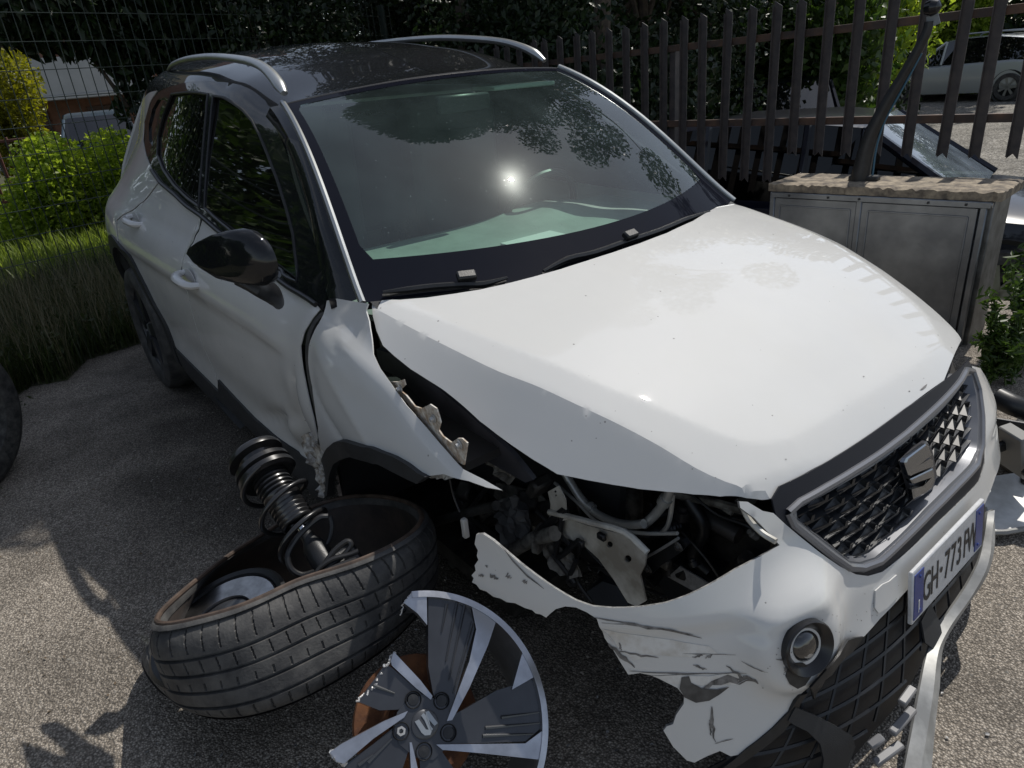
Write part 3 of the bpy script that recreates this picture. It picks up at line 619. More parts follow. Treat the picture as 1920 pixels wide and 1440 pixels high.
# handles
for (a, b), par in (((358, 522), front_door), ((257, 412), rear_door)):
    P = march(F_body, (a, b)); x, z = P[0], P[2]; y = P[1]
    cp('door_handle', tube([(x+.085, y+.01, z-.010), (x+.07, y-.028, z-.006), (x, y-.042, z), (x-.07, y-.030, z+.003), (x-.09, y+.01, z+.004)], [.013, .017, .018, .017, .012], 10, sm=4, flat=.8), WHITE, par)
    cup = [(x+.055*math.cos(t), z+.034*math.sin(t)) for t in np.linspace(0, 2*math.pi, 20)]
    cp('handle_cup', sheet(np.array(cup), lambda a: np.stack([a[:, 0], np.full(len(a), y-.003)+.0*a[:, 0], a[:, 1]], 1), .02, th=.002), mat('shaded_cup', (.45, .45, .45), .4), par)
# ---- wheels of the car
def wheel(parent, c, side=-1, R=.325, name='rear_wheel', w=.2):
    ax = (0, side, 0); wh = cp(name, lathe([(R*.69, -w*.45), (R*.86, -w*.52), (R*.96, -w*.46), (R, -w*.32), (R, w*.32), (R*.96, w*.46), (R*.86, w*.52), (R*.70, w*.47), (R*.66, w*.40)], c, ax, 48), RUBBER, parent)
    cp('rim', lathe([(R*.66, w*.40), (R*.70, w*.46), (R*.71, w*.44), (R*.66, w*.36), (R*.62, .0), (R*.60, -w*.4), (.12, -w*.1), (0, -w*.1)], c, ax, 40), DGREY, wh)
    a, b, d = frame(ax)
    for k in range(5):
        t = 2*math.pi*k/5+.3; e = math.cos(t)*a+math.sin(t)*b; s = np.cross(d, e)
        q = np.array(c)+d*w*.34; cp('spoke', extr([(.05, -.03), (R*.66, -.055), (R*.66, .02), (.05, .03)], .02, q, e, s, d), DGREY, wh)
    cp('hub_cap', lathe([(0, .012), (.03, .012), (.034, 0)], np.array(c)+d*w*.36, ax, 20), SILV, wh)
wheel(car, (-2.566, -.775, .325)); wheel(car, (-2.566, .775, .325)); wheel(car, (.0, .76, .40), 1, name='front_wheel')
cp('wheel_housing', box((-2.566, -.62, .42), (.86, .02, .75)), DARK); cp('underbody', box((-1.5, 0, .22), (3.3, 1.3, .05)), DARK)
cp('front_wheel_housing', join(box((-.02, -.50, .60), (.80, .02, .44)), box((-.40, -.66, .55), (.02, .34, .46)), box((-.08, -.66, .76), (.60, .28, .02))), mat('liner_felt', (.012, .012, .013), .9, bump=.5, bscale=60))
# ---- front bumper skin
BX0, BN = .10, 2.8
_fa = sp([-.1, .0, .1, .2, .3, .4, .5, .56, .63, .70, .76, .80, .85, .95], [.915, .91, .90, .89, .862, .812, .768, .745, .705, .672, .640, .615, .58, .50])
_fb = sp([-.1, .1, .3, .5, .65, .75, .85, .95], [.86, .89, .90, .905, .905, .90, .88, .84])
FOG = None
def fr_r(psi, z):
    c, s = np.abs(np.cos(psi)), np.abs(np.sin(psi)); return 1/((c/_fa(z))**BN+(s/_fb(z))**BN)**(1/BN)
def fr_disp(psi, z):
    d = 0*psi
    if FOG is not None:
        r = np.hypot((psi-FOG[0])*.85, z-FOG[1]); d = d+.040*np.exp(-(np.maximum(r-.064, 0)/.04)**2)*(1-.0*r)
    d = d+.012*sstep(z, .575, .60)*(1-sstep(z, .60, .70))*sstep(np.abs(psi), .35, .6)
    return d
def fr_xyz(psi, z, off=0.):
    r = fr_r(psi, z)+fr_disp(psi, z)+off; return np.stack([BX0+r*np.cos(psi), r*np.sin(psi), z], -1)
def F_front(P, off=0.):
    psi = np.arctan2(P[:, 1], P[:, 0]-BX0); r = np.hypot(P[:, 0]-BX0, P[:, 1]); return r-fr_r(psi, P[:, 2])-fr_disp(psi, P[:, 2])-off
def frp(L, off=0.):
    out = []
    for p in L: P = march(lambda q: F_front(q, off), p); out.append((math.atan2(P[1], P[0]-BX0)*.85, P[2]))
    return np.array(out)
def fr_ev(off=0.): return lambda a: fr_xyz(a[:, 0]/.85, a[:, 1], off)
P = march(F_front, (1492, 1180)); FOG = (math.atan2(P[1], P[0]-BX0), P[2])
def fsheet(name, px, m, off=0., th=.004, st=.016, holes=(), parent=None, **k):
    return cp(name, sheet(frp(px, off), fr_ev(off), st, holes=[frp(h, off) for h in holes], th=th), m, parent, **k)
BUMP = [(893, 1002), (905, 1001), (925, 1014), (950, 1035), (975, 1056), (1000, 1075), (1025, 1093), (1050, 1109), (1080, 1126), (1112, 1137), (1150, 1140), (1200, 1138), (1250, 1130), (1290, 1116), (1340, 1091), (1380, 1067), (1420, 1046), (1462, 1022), (1440, 998), (1415, 972), (1388, 952), (1386, 940), (1402, 941), (1430, 958),
        (1450, 962), (1475, 985), (1500, 1006), (1540, 1038), (1575, 1062), (1605, 1077), (1628, 1080), (1655, 1072), (1700, 1036), (1750, 988), (1800, 940), (1836, 902), (1846, 868), (1848, 820), (1845, 770), (1834, 722), (1822, 686), (1838, 690), (1856, 715), (1872, 738), (1886, 750), (1888, 765), (1882, 800), (1876, 850), (1866, 895), (1852, 932),
        (1840, 958), (1800, 998), (1760, 1040), (1720, 1085), (1690, 1118), (1650, 1160), (1600, 1214), (1560, 1250), (1530, 1272), (1518, 1288), (1495, 1310), (1478, 1345), (1440, 1378), (1400, 1412), (1370, 1418), (1350, 1408), (1325, 1418), (1302, 1430), (1288, 1426), (1262, 1400), (1244, 1370), (1250, 1362), (1262, 1358), (1268, 1340), (1282, 1320), (1283, 1306), (1270, 1290), (1248, 1279), (1225, 1267), (1200, 1262), (1178, 1265), (1164, 1243), (1150, 1219), (1134, 1197), (1124, 1176), (1119, 1160), (1100, 1148), (1080, 1139), (1060, 1137), (1042, 1142), (1030, 1152), (1024, 1158), (1014, 1152), (1004, 1150), (998, 1144), (984, 1140), (966, 1131), (950, 1129), (938, 1122), (925, 1119), (912, 1109), (900, 1105), (893, 1096), (885, 1092), (888, 1084), (884, 1079), (892, 1070), (890, 1060), (897, 1050), (894, 1042), (896, 1032), (890, 1020)]
bumper = fsheet('front_bumper', BUMP, WHITE, st=.013, th=.006, label='white front bumper torn off at one end and hanging loose')
bumper.data.materials.append(mat('raw_bumper_plastic', (.10, .10, .10), .6, col2=(.30, .30, .29), vscale=90))
nt_ = sum(1 for p in bumper.data.polygons if len(p.vertices) == 3)//2
for k_, p in enumerate(bumper.data.polygons):
    if len(p.vertices) == 4 or k_ >= nt_: p.material_index = 1
# scrapes and bared plastic
SC = mat('scrape_dark', (.05, .048, .046), .6, col2=(.22, .21, .20), vscale=60, detail=8)
def scr(px, m=SC, off=.0016): fsheet('scrape_mark', px, m, off=off, th=0, st=.02, parent=bumper)
R_ = np.random.default_rng(3)
def jag(a, b, w, n=9, bend=0.):
    a, b = np.array(a, float), np.array(b, float); d = (b-a)/np.linalg.norm(b-a); nn = np.array([-d[1], d[0]]); t = np.linspace(0, 1, n); up = []; dn = []
    for q in t:
        ww = w*(math.sin(math.pi*min(max(q, .04), .97))**.6)*R_.uniform(.45, 1.2); c = a+(b-a)*q+nn*bend*math.sin(math.pi*q)+nn*R_.normal(0, w*.2); up.append(c+nn*ww/2); dn.append(c-nn*ww/2)
    return [tuple(p) for p in up+dn[::-1]]
for a, b, w, bd in (((1112, 1160), (1316, 1197), 5, -4), ((1128, 1168), (1300, 1190), 3, -4), ((945, 1032), (1020, 1104), 3, 4), ((1290, 1310), (1420, 1278), 14, -14), ((1363, 1246), (1423, 1280), 9, 5), ((1140, 1208), (1190, 1252), 9, 0), ((1150, 1218), (1235, 1232), 4, 3), ((1180, 1258), (1400, 1262), 3, 3), ((1210, 1268), (1330, 1262), 2, 0),
                    ((1298, 1232), (1318, 1228), 5, 0), ((1322, 1232), (1336, 1229), 5, 0), ((1300, 1246), (1325, 1256), 5, 0), ((1335, 1325), (1340, 1392), 7, 2), ((1330, 1350), (1334, 1380), 4, 0), ((1340, 1395), (1375, 1385), 2, 0), ((1472, 1252), (1480, 1262), 8, 0), ((1455, 1236), (1490, 1243), 3, 0), ((918, 1078), (934, 1086), 7, 0), ((950, 1075), (956, 1086), 7, 0), ((897, 1078), (907, 1080), 6, 0), ((910, 1060), (914, 1064), 4, 0), ((980, 1088), (988, 1094), 7, 0), ((1165, 1220), (1160, 1205), 5, 0), ((1280, 1225), (1380, 1228), 2, 0), ((1390, 1240), (1440, 1262), 2, 2)): scr(jag(a, b, w, bend=bd))
scr([(1278, 1270), (1292, 1268), (1296, 1280), (1318, 1292), (1345, 1293), (1368, 1288), (1350, 1302), (1330, 1314), (1305, 1318), (1284, 1308), (1274, 1292)], mat('bared_plastic', (.09, .088, .085), .5, col2=(.045, .044, .043), vscale=40), .0025)
MUD = mat('smeared_scuff', (.50, .47, .42), .6, col2=(.66, .65, .62), vscale=30)
scr([(1130, 1180), (1160, 1186), (1260, 1200), (1330, 1212), (1345, 1225), (1300, 1232), (1230, 1228), (1190, 1238), (1160, 1215)], MUD, .0010)
scr([(1175, 1256), (1240, 1262), (1330, 1268), (1380, 1262), (1405, 1272), (1380, 1284), (1310, 1284), (1260, 1282), (1215, 1264)], MUD, .0012)
for i in range(46):
    c = np.array([R_.uniform(1430, 1700), R_.uniform(1120, 1330)]); c[1] = 1290-(c[0]-1430)*.62+R_.uniform(-60, 5)
    scr([tuple(c+R_.uniform(.6, 1.6)*np.array([math.cos(t), math.sin(t)])) for t in (0, 1.5, 3.1, 4.6)])
# rectangular tow-eye cover
fsheet('tow_eye_cover', [(1642, 1108), (1655, 1096), (1668, 1090), (1682, 1078), (1684, 1090), (1684, 1118), (1664, 1140), (1648, 1150), (1641, 1140)], WHITE, off=.004, th=.003, st=.02, parent=bumper)
# fog lamp
c0 = fr_xyz(np.array(FOG[0]), np.array(FOG[1]), .0); e_ = .05; Pa, Pb, Pc, Pd = [fr_xyz(np.array(FOG[0]+a), np.array(FOG[1]+b)) for a, b in ((e_, 0), (-e_, 0), (0, e_), (0, -e_))]
nrm = np.cross(Pa-Pb, Pc-Pd); nrm /= np.linalg.norm(nrm); nrm = nrm if nrm[0] > 0 else -nrm; FS = 48*np.linalg.norm(c0-CP)/FPX/.0735
fog = cp('fog_lamp', lathe([(a*FS, b*FS) for a, b in [(.073, -.05), (.0735, .010), (.070, .014), (.058, .006), (.043, -.012), (.041, -.028), (0, -.028)]], c0+nrm*.004, nrm, 40), mat('fog_bezel', (.012, .012, .013), .28), label='round black fog lamp in a white bulge')
cp('reflector', lathe([(a*FS, b*FS) for a, b in [(.0, -.026), (.018, -.024), (.034, -.012), (.039, -.004)]], c0+nrm*.004, nrm, 32), mat('dark_reflector', (.07, .07, .075), .3, metal=.8), fog)
cp('lens', lathe([(a*FS, b*FS) for a, b in [(.041, -.010), (.034, .0), (.02, .006), (0, .008)]], c0+nrm*.004, nrm, 32), mat('smoked_lens', (.02, .02, .021), .04, coat=1., spec=.8), fog)
cp('lens_highlight', lathe([(a*FS, b*FS) for a, b in [(.019, .0066), (.012, .0086), (0, .0095)]], c0+nrm*.004+np.array([0, 0, -.006]), nrm, 20), mat('lens_highlight_tone', (.30, .29, .27), .08, coat=1.), fog)  # highlight on the dark lens, painted in as a paler disc
# tow hole under it
fsheet('bracket_hole', [(1478, 1252), (1490, 1244), (1506, 1243), (1520, 1252), (1526, 1262), (1510, 1285), (1496, 1292), (1482, 1284), (1474, 1268)], DARK, off=.003, th=.002, st=.03, parent=bumper)
# ---- grille
GO = [(1448, 936), (1462, 912), (1500, 894), (1550, 867), (1600, 836), (1650, 802), (1700, 765), (1770, 714), (1816, 675), (1824, 690), (1836, 722), (1846, 770), (1849, 820), (1846, 868), (1836, 900), (1800, 938), (1750, 986), (1700, 1034), (1655, 1070), (1628, 1079), (1605, 1076), (1575, 1060), (1540, 1036), (1500, 1004), (1475, 984), (1455, 966)]
GI = [(1494, 956), (1530, 936), (1580, 908), (1640, 872), (1700, 828), (1760, 775), (1800, 728), (1812, 705), (1822, 704), (1830, 740), (1834, 790), (1832, 840), (1818, 870), (1780, 908), (1730, 958), (1680, 1010), (1640, 1045), (1612, 1054), (1592, 1052), (1560, 1026), (1520, 996), (1496, 974)]
gb = fsheet('grille_back', GO, mat('grille_black', (.008, .009, .013), .35), off=-.075, th=.002, st=.04)
# recessed shell joining frame and back
so_ = resample(frp(GI), .02); A = fr_xyz(so_[:, 0]/.85, so_[:, 1], .0); Bk = fr_xyz(so_[:, 0]/.85, so_[:, 1], -.045); n = len(A)
cp('grille_tunnel', (np.vstack([A, Bk]), [(i, (i+1) % n, n+(i+1) % n, n+i) for i in range(n)]), GREYP, gb)
GMID = [(1478, 962), (1500, 942), (1550, 914), (1600, 884), (1650, 852), (1700, 814), (1760, 760), (1800, 716), (1812, 694), (1824, 696), (1835, 730), (1841, 780), (1841, 836), (1832, 872), (1795, 912), (1745, 962), (1695, 1012), (1650, 1054), (1618, 1066), (1592, 1064), (1560, 1042), (1518, 1008), (1488, 984)]
fsheet('grille_upper_strip', GO, mat('dark_blue_black_plastic', (.010, .011, .017), .5, spec=.3), off=-.002, th=.004, st=.02, holes=[GMID])
gm = resample(frp(GMID), .02); gi = resample(frp(GI), .02)
cp('grille_surround', tube(fr_xyz((np.vstack([gm, gm[:1]])[:, 0])/.85, np.vstack([gm, gm[:1]])[:, 1], -.001), .0085, 8, cap=False), GREYP)
fsheet('grille_surround', GMID, GREYP, off=-.001, th=.004, st=.02, holes=[GI])
# mesh of the grille: shelves with faceted teeth
poly = frp(GI); zlo, zhi = poly[:, 1].min(), poly[:, 1].max(); rows = 8; dz = (zhi-zlo)/rows
GRB = mat('grille_tooth', (.016, .018, .021), .4, coat=.22, spec=.3)
tooth = None; k = 0
for r in range(rows):
    z = zlo+dz*(r+.35); ys = []
    for s in np.linspace(-.75, .75, 301):
        if pip(np.array([(s, z)]), poly)[0]: ys.append(s)
    if not ys: continue
    s0, s1 = min(ys), max(ys); ss = np.linspace(s0, s1, 14)
    A = fr_xyz(ss/.85, np.full(14, z), -.012); B_ = fr_xyz(ss/.85, np.full(14, z+.004), -.07); A2 = A+np.array([0, 0, -.004])
    cp('grille_shelf', (np.vstack([B_, A, A2, B_-np.array([0, 0, .004])]), [(q*14+i, q*14+i+1, (q+1)*14+i+1, (q+1)*14+i) for q in range(3) for i in range(13)]), GRB, gb, smooth=False)
    stp = .100; off0 = (r % 2)*stp*.5; j0 = math.ceil((s0-off0)/stp); j1 = math.floor((s1-off0)/stp)
    for j in range(j0, j1+1):
        s = j*stp+off0
        if not pip(np.array([(s, z+dz*.55)]), poly)[0]: continue
        if tooth is None:                      # one tooth: a wedge standing on its shelf, upright edge proud
            w, h, d = .046, dz*.90, .055
            V = [(0, 0, 0), (-d, 0, 0), (-d, -w, 0), (0, -w, .0), (0, 0, h), (-d, 0, h), (-.012, -.006, h*.75), (-d, -w, h*.15), (.004, .002, .0), (.004, -w, 0), (.004, -w, .004), (.004, -.006, .006), (.004, -.005, h*.9), (.004, .002, h)]
            Ff = [(0, 4, 5, 1), (3, 0, 6), (4, 6, 0), (4, 5, 7, 6), (3, 6, 7), (7, 2, 3), (1, 5, 7, 2), (8, 9, 10, 11), (8, 11, 12, 13)]
            tooth = mkmesh('grille_tooth', V, Ff, GRB, smooth=False)
        o = bpy.data.objects.new('grille_tooth', tooth); link(o, gb)
        p = fr_xyz(np.array(s/.85), np.array(z+.001), -.012)-BORG; a = s/.85*.65
        o.matrix_local = Matrix.Translation(Vector(p)) @ Matrix.Rotation(a, 4, 'Z')
# emblem: angular letter-like badge, chrome
def onfront(px, off=0.): return march(lambda q: F_front(q, off), px)
e0 = onfront((1716, 880), .012); ex = np.array([-.02, 1, 0]); ex /= np.linalg.norm(ex); en = np.array([.96, 0, .28]); en /= np.linalg.norm(en); ez_ = np.cross(en, ex)
ez_ = ez_ if ez_[2] > 0 else -ez_
DCHR = mat('dark_chrome', (.30, .32, .35), .16, metal=1.)
def emb(name, px, t=.010, m=DCHR, par=None, off=0., **kw):
    P = np.array([onpl(a, b, en, e0+en*off) for a, b in px]); q = np.stack([(P-e0)@ex, (P-e0)@ez_], 1); return cp(name, extr(q, t, e0+en*off, ex, ez_, en, bev=.10), m, par, smooth=False)
em = emb('emblem', [(1686, 866), (1690, 858), (1728, 831), (1735, 836), (1741, 851), (1712, 873), (1738, 858), (1744, 864), (1744, 874), (1700, 891), (1694, 889)], label='chrome S-shaped badge on the grille')
emb('emblem_lower_bar', [(1697, 897), (1742, 877), (1745, 884), (1746, 900), (1740, 914), (1724, 926), (1704, 935), (1701, 916), (1722, 910), (1740, 893), (1702, 905)], par=em)
emb('emblem_base', [(1683, 864), (1712, 838), (1730, 826), (1742, 846), (1750, 890), (1742, 916), (1704, 938), (1694, 900)], t=.012, m=mat('badge_base', (.05, .05, .055), .3), par=em, off=-.016)
# ---- licence plate
pl = np.array([onpl(a, b, (.975, .0, .20), (.875, 0, .49)) for a, b in ((1690, 1160), (1682, 1078), (1828, 935), (1832, 972))])
pc = pl.mean(0); pc = np.array([.885, -.012, .482]); px_ = np.array([0., 1, 0]); pn = np.array([.985, 0, .17]); pn /= np.linalg.norm(pn); pu = np.cross(pn, px_); pu = pu if pu[2] > 0 else -pu
PLW, PLH = .350, .110
plate = cp('licence_plate', bbox_(pc, (.010, PLW+.018, PLH+.016), np.stack([pn, px_, pu], 1), b=.003), PLATEW, label='white licence plate with blue ends')
for sg in (-1, 1): cp('blue_band', bbox_(pc+pn*.0056+px_*sg*(PLW/2-.018), (.002, .042, PLH-.002), np.stack([pn, px_, pu], 1), b=.0005), BLUE, plate)
for sx in (-1, 1):
    for sz in (-1, 1): cp('plate_screw', lathe([(0, .002), (.003, .002), (.004, 0)], pc+pn*.0066+px_*sx*(PLW/2-.022)+pu*sz*(PLH/2-.014), pn, 10), BLUE, plate)
def text(name, s, h, o, ex, ey, ez, m, parent, sx=1., align='CENTER', org=None):
    cu = bpy.data.curves.new(name, 'FONT'); cu.body = s; cu.size = h*1.38; cu.align_x = align; cu.extrude = .0003; cu.offset = .0006
    t = bpy.data.objects.new(name, cu); COL.objects.link(t); bpy.context.view_layer.update()
    me = bpy.data.meshes.new_from_object(t); bpy.data.objects.remove(t); bpy.data.curves.remove(cu)
    nV = len(me.vertices); a = np.empty(nV*3); me.vertices.foreach_get('co', a); a = a.reshape(-1, 3)
    P = np.array(o)+a[:, :1]*sx*np.array(ex)+(a[:, 1:2]-h*.5)*np.array(ey)+a[:, 2:3]*np.array(ez); P = P-(BORG if org is None else org)
    me.vertices.foreach_set('co', P.ravel()); me.materials.clear(); me.materials.append(m); me.update()
    ob = bpy.data.objects.new(name, me); link(ob, parent); return ob
for ch, x in (('G', -.118), ('H', -.080), ('7', -.018), ('7', .014), ('3', .046), ('F', .082), ('W', .118)):
    text('character', ch, .072, pc+pn*.0062+px_*x, px_, pu, pn, INK, plate, sx=.55)
text('character', 'I', .03, pc+pn*.0072+px_*(-PLW/2+.018)-pu*.028, px_, pu, pn, PLATEW, plate)
cp('state_seal', lathe([(0, .0006), (.007, .0006)], pc+pn*.006+px_*(-.049), pn, 12), INK, plate)
# ---- lower grille
LG = [(1846, 945), (1856, 985), (1850, 1040), (1838, 1085), (1815, 1120), (1780, 1165), (1750, 1200), (1725, 1250), (1690, 1310), (1640, 1370), (1590, 1430), (1540, 1470), (1300, 1480), (1330, 1440), (1370, 1420), (1400, 1412), (1440, 1378), (1478, 1345), (1497, 1310), (1530, 1268), (1560, 1246), (1600, 1208), (1650, 1154), (1690, 1110), (1740, 1055), (1800, 992)]
BL2 = mat('lower_grille_black', (.010, .011, .014), .5, bump=.2, bscale=400)
lg = fsheet('lower_grille', LG, BL2, off=-.055, th=.003, st=.03)
lpoly = frp(LG, -.02)
def strip(name, a, b, w=.007, off=-.03, m=BL2, par=None, nseg=12):
    t = np.linspace(0, 1, nseg); s = a[0]+(b[0]-a[0])*t; z = a[1]+(b[1]-a[1])*t; ins = pip(np.stack([s, z], 1), lpoly); s, z = s[ins], z[ins]
    if len(s) < 3: return
    P = fr_xyz(s/.85, z, off); cp(name, tube(P, w*.5, 4, cap=True), m, par, smooth=False)
LAT = mat('lattice_plastic', (.014, .015, .018), .45)
s0, z0 = lpoly.min(0); s1, z1 = lpoly.max(0)
for i in range(7):
    z = z0+(z1-z0)*(i+.5)/7
    if i: strip('lattice_bar', (s0, z), (s1, z), .008, -.03, LAT, lg, 40)
for i in range(19):
    s = s0-.2+(s1-s0+.4)*i/19; strip('lattice_bar', (s, z0), (s+.16, z1), .006, -.03, LAT, lg, 30)
# dark trims on the lower bumper
fsheet('bumper_fin', [(1520, 1290), (1545, 1262), (1575, 1228), (1620, 1194), (1600, 1222), (1570, 1252), (1548, 1275), (1528, 1312)], SATIN, off=.012, th=.004, st=.02)
fsheet('bumper_vane', [(1478, 1352), (1492, 1326), (1500, 1330), (1530, 1342), (1570, 1362), (1598, 1380), (1604, 1400), (1590, 1440), (1540, 1455), (1545, 1425), (1538, 1395), (1515, 1372), (1490, 1360)], TEXBLK, off=.006, th=.006, st=.02)
fsheet('bumper_frame_bar', [(1500, 1305), (1515, 1300), (1490, 1345), (1470, 1372), (1420, 1412), (1370, 1445), (1330, 1470), (1340, 1450), (1400, 1405), (1450, 1365), (1480, 1335)], SATIN, off=.004, th=.008, st=.02)
fsheet('number_plate_fin', [(1745, 1130), (1762, 1165), (1768, 1195), (1752, 1218), (1735, 1205), (1728, 1165)], TEXBLK, off=-.02, th=.004, st=.02)
# loose silver lip hanging from the bumper
def ribbon(name, L, Rr, th, m, parent, **k):
    n = len(L); L, Rr = np.array(L), np.array(Rr); mid = (L+Rr)/2; N = np.cross(np.gradient(mid, axis=0), Rr-L); N /= np.linalg.norm(N, axis=1, keepdims=True)
    c = mid+N*th*1.6; V = np.vstack([L, c, Rr, Rr-N*th, L-N*th]); Fc = [(q*n+i, q*n+i+1, ((q+1) % 5)*n+i+1, ((q+1) % 5)*n+i) for q in range(5) for i in range(n-1)]
    return cp(name, (V, Fc), m, parent, **k)
def hz(px, h): return WI(Gp(px[0], px[1], h))
oL = [(1862, 955, .27), (1866, 1000, .25), (1862, 1045, .22), (1848, 1085, .19), (1822, 1125, .165), (1795, 1165, .145), (1772, 1205, .13), (1765, 1240, .12), (1762, 1290, .10), (1754, 1360, .07), (1746, 1450, .04)]
iL = [(1852, 960, .28), (1846, 1005, .25), (1836, 1050, .225), (1818, 1088, .20), (1795, 1125, .18), (1770, 1160, .16), (1748, 1200, .145), (1736, 1235, .135), (1725, 1290, .12), (1712, 1360, .09), (1694, 1450, .05)]
ribbon('front_splitter', spline([hz(p[:2], p[2]) for p in iL], 5), spline([hz(p[:2], p[2]) for p in oL], 5), .006, mat('scuffed_silver_plastic', (.40, .40, .385), .45, metal=.3, var=.35, vscale=20), car, label='silver splitter hanging loose under the bumper', ang=25)
for a, b in (((1630, 1400, .16), (1655, 1382, .17)), ((1672, 1375, .16), (1712, 1330, .15)), ((1640, 1432, .13), (1690, 1395, .14)), ((1690, 1320, .2), (1712, 1290, .2))):
    p, q = hz(a[:2], a[2]), hz(b[:2], b[2]); fA, fB, fD = frame(q-p); cp('clip_bracket', bbox_((p+q)/2, (.016, .012, np.linalg.norm(q-p)), np.stack([fA, fB, fD], 1), b=.003), mat('grey_clip_plastic', (.16, .16, .165), .45), car)
# bumper backing so nothing shows through
cp('crash_beam', tube([fr_xyz(np.array(t), np.array(.44), -.14) for t in np.linspace(-.75, .75, 12)], .04, 8), DARK)
cp('radiator_pack', box((.53, .12, .50), (.10, .85, .50)), DARK)
# ================================================================== engine bay seen through the missing headlamp
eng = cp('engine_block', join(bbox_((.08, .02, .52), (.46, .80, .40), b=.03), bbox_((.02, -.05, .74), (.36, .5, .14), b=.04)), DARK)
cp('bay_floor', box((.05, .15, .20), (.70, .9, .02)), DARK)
yb = -.50
cp('inner_rail', flatsheet([(1028, 975), (1060, 972), (1100, 985), (1166, 1002), (1212, 1037), (1209, 1060), (1200, 1078), (1211, 1127), (1193, 1137), (1177, 1130), (1150, 1086), (1122, 1048), (1093, 1021), (1070, 1012), (1040, 1000)], (0, 1, .05), (.4, -.585, .5), .004, holes=[disc((1143, 1021), 6), disc((1177, 1048), 7)]), BAYW, label='pale inner rail with round holes')
cp('inner_rail_lip', tube(inpl([(1030, 960), (1065, 968), (1110, 980), (1170, 997), (1214, 1036)], (0, 1, .05), (.4, -.60, .5)), .007, 8, sm=3), BAYW)
cp('headlamp_bracket', flatsheet([(1027, 922), (1047, 911), (1060, 936), (1062, 975), (1045, 978), (1030, 973), (1032, 945)], (.05, 1, 0), (.42, -.61, .6), .003, holes=[disc((1041, 922), 2.6), disc((1042, 929), 2)]), BAYW)
cp('strut_tower', flatsheet([(930, 905), (975, 915), (1010, 925), (1028, 945), (1030, 975), (1060, 1000), (1088, 1020), (1060, 1018), (1020, 1000), (985, 975), (950, 955), (925, 930)], (0, 1, .1), (.3, -.56, .6), .004), GRIME)
cp('fender_rail', flatsheet([(705, 655), (730, 662), (770, 690), (830, 735), (905, 800), (960, 850), (1000, 900), (985, 905), (940, 880), (905, 860), (870, 838), (840, 800), (800, 760), (750, 710), (712, 690)], (0, 1, .25), (.1, -.70, .72), .01), mat('dark_blue_inner_rail', (.045, .048, .06), .5, var=.5, vscale=12))
crumple('hinge_bracket', [(705, 620), (712, 650), (745, 680), (775, 700), (778, 690), (740, 655), (716, 630)], -.70, GRIME, .008, seed=5)
crumple('bent_bracket', [(905, 858), (930, 850), (955, 862), (962, 885), (950, 912), (935, 895), (915, 880)], -.66, GRIME, .03, seed=6)
crumple('bent_bracket', [(820, 735), (850, 745), (905, 790), (915, 830), (890, 838), (850, 800)], -.68, mat('dark_bay_metal', (.05, .052, .058), .5), .01, seed=7)  # bracket in an even dark grey metal
def pth(px, y, n=None): return np.array([Yp(a, b, y if np.isscalar(y) else y[i]) for i, (a, b) in enumerate(px)])
PIPE = mat('bright_pipe', (.46, .46, .44), .3, metal=.5, var=.25, vscale=20)
cp('coolant_pipe', tube(pth([(1050, 870), (1067, 900), (1090, 935), (1118, 962), (1150, 978), (1180, 984), (1207, 982)], -.56), .0095, 12, sm=4), PIPE)
cp('coolant_pipe', tube(pth([(1207, 984), (1225, 968), (1240, 950), (1252, 930), (1262, 900)], -.54), .0100, 12, sm=4), PIPE)
cp('pipe_collar', tube(pth([(1104, 948), (1112, 955)], -.56), .0125, 12), PIPE); cp('pipe_collar', tube(pth([(1243, 943), (1250, 934)], -.54), .0140, 12), PIPE)
cp('thin_pipe', tube(pth([(1040, 905), (1080, 940), (1115, 975), (1150, 990), (1205, 1000), (1270, 1000)], -.565), .004, 8, sm=4), PIPE)
cp('thin_pipe', tube(pth([(1262, 925), (1258, 960), (1252, 985), (1240, 1000)], -.53), .005, 8, sm=3), PIPE)
HD = pth([(1088, 1010), (1110, 1004), (1140, 1005), (1165, 1010), (1185, 1000), (1215, 1003)], -.56); cp('wiring_loom', tube(HD, .0065, 8, sm=4), HOSE)
cp('wiring_loom', tube(pth([(1080, 970), (1088, 1000), (1086, 1030), (1078, 1060), (1082, 1090), (1110, 1130)], -.57), .005, 8, sm=4), HOSE)
cp('wiring_loom', tube(pth([(1092, 1022), (1120, 1035), (1145, 1055), (1165, 1085), (1190, 1120)], -.54), .004, 8, sm=4), HOSE)
for k in range(12):
    a = R_.uniform((1100, 900), (1420, 1000)); b = a+R_.uniform((-60, -10), (60, 60)); c = (a+b)/2+R_.uniform(-20, 20, 2); cp('wire', tube(pth([a, c, b], -.38), .003, 6, sm=4), HOSE)
bk = cp('mounting_plate', flatsheet([(1197, 1056), (1210, 1046), (1268, 1010), (1280, 1012), (1290, 1022), (1276, 1036), (1240, 1060), (1220, 1078), (1206, 1086), (1197, 1074)], (0, 1, .05), (.4, -.53, .5), .010), SATIN)
cp('plate_edge', tube(inpl([(1197, 1074), (1199, 1056), (1212, 1045), (1240, 1029), (1272, 1009)], (0, 1, .05), (.4, -.54, .5)), .0032, 6, sm=3), ALU, bk)
for px in ((1216, 1065), (1274, 1024)): c = inpl([px], (0, 1, .05), (.4, -.535, .5))[0]; cp('bolt', lathe([(0, .009), (.006, .009), (.0065, .004), (.011, .003), (.011, 0)], c, (-.2, -1, -.3), 12), GRIME, bk)
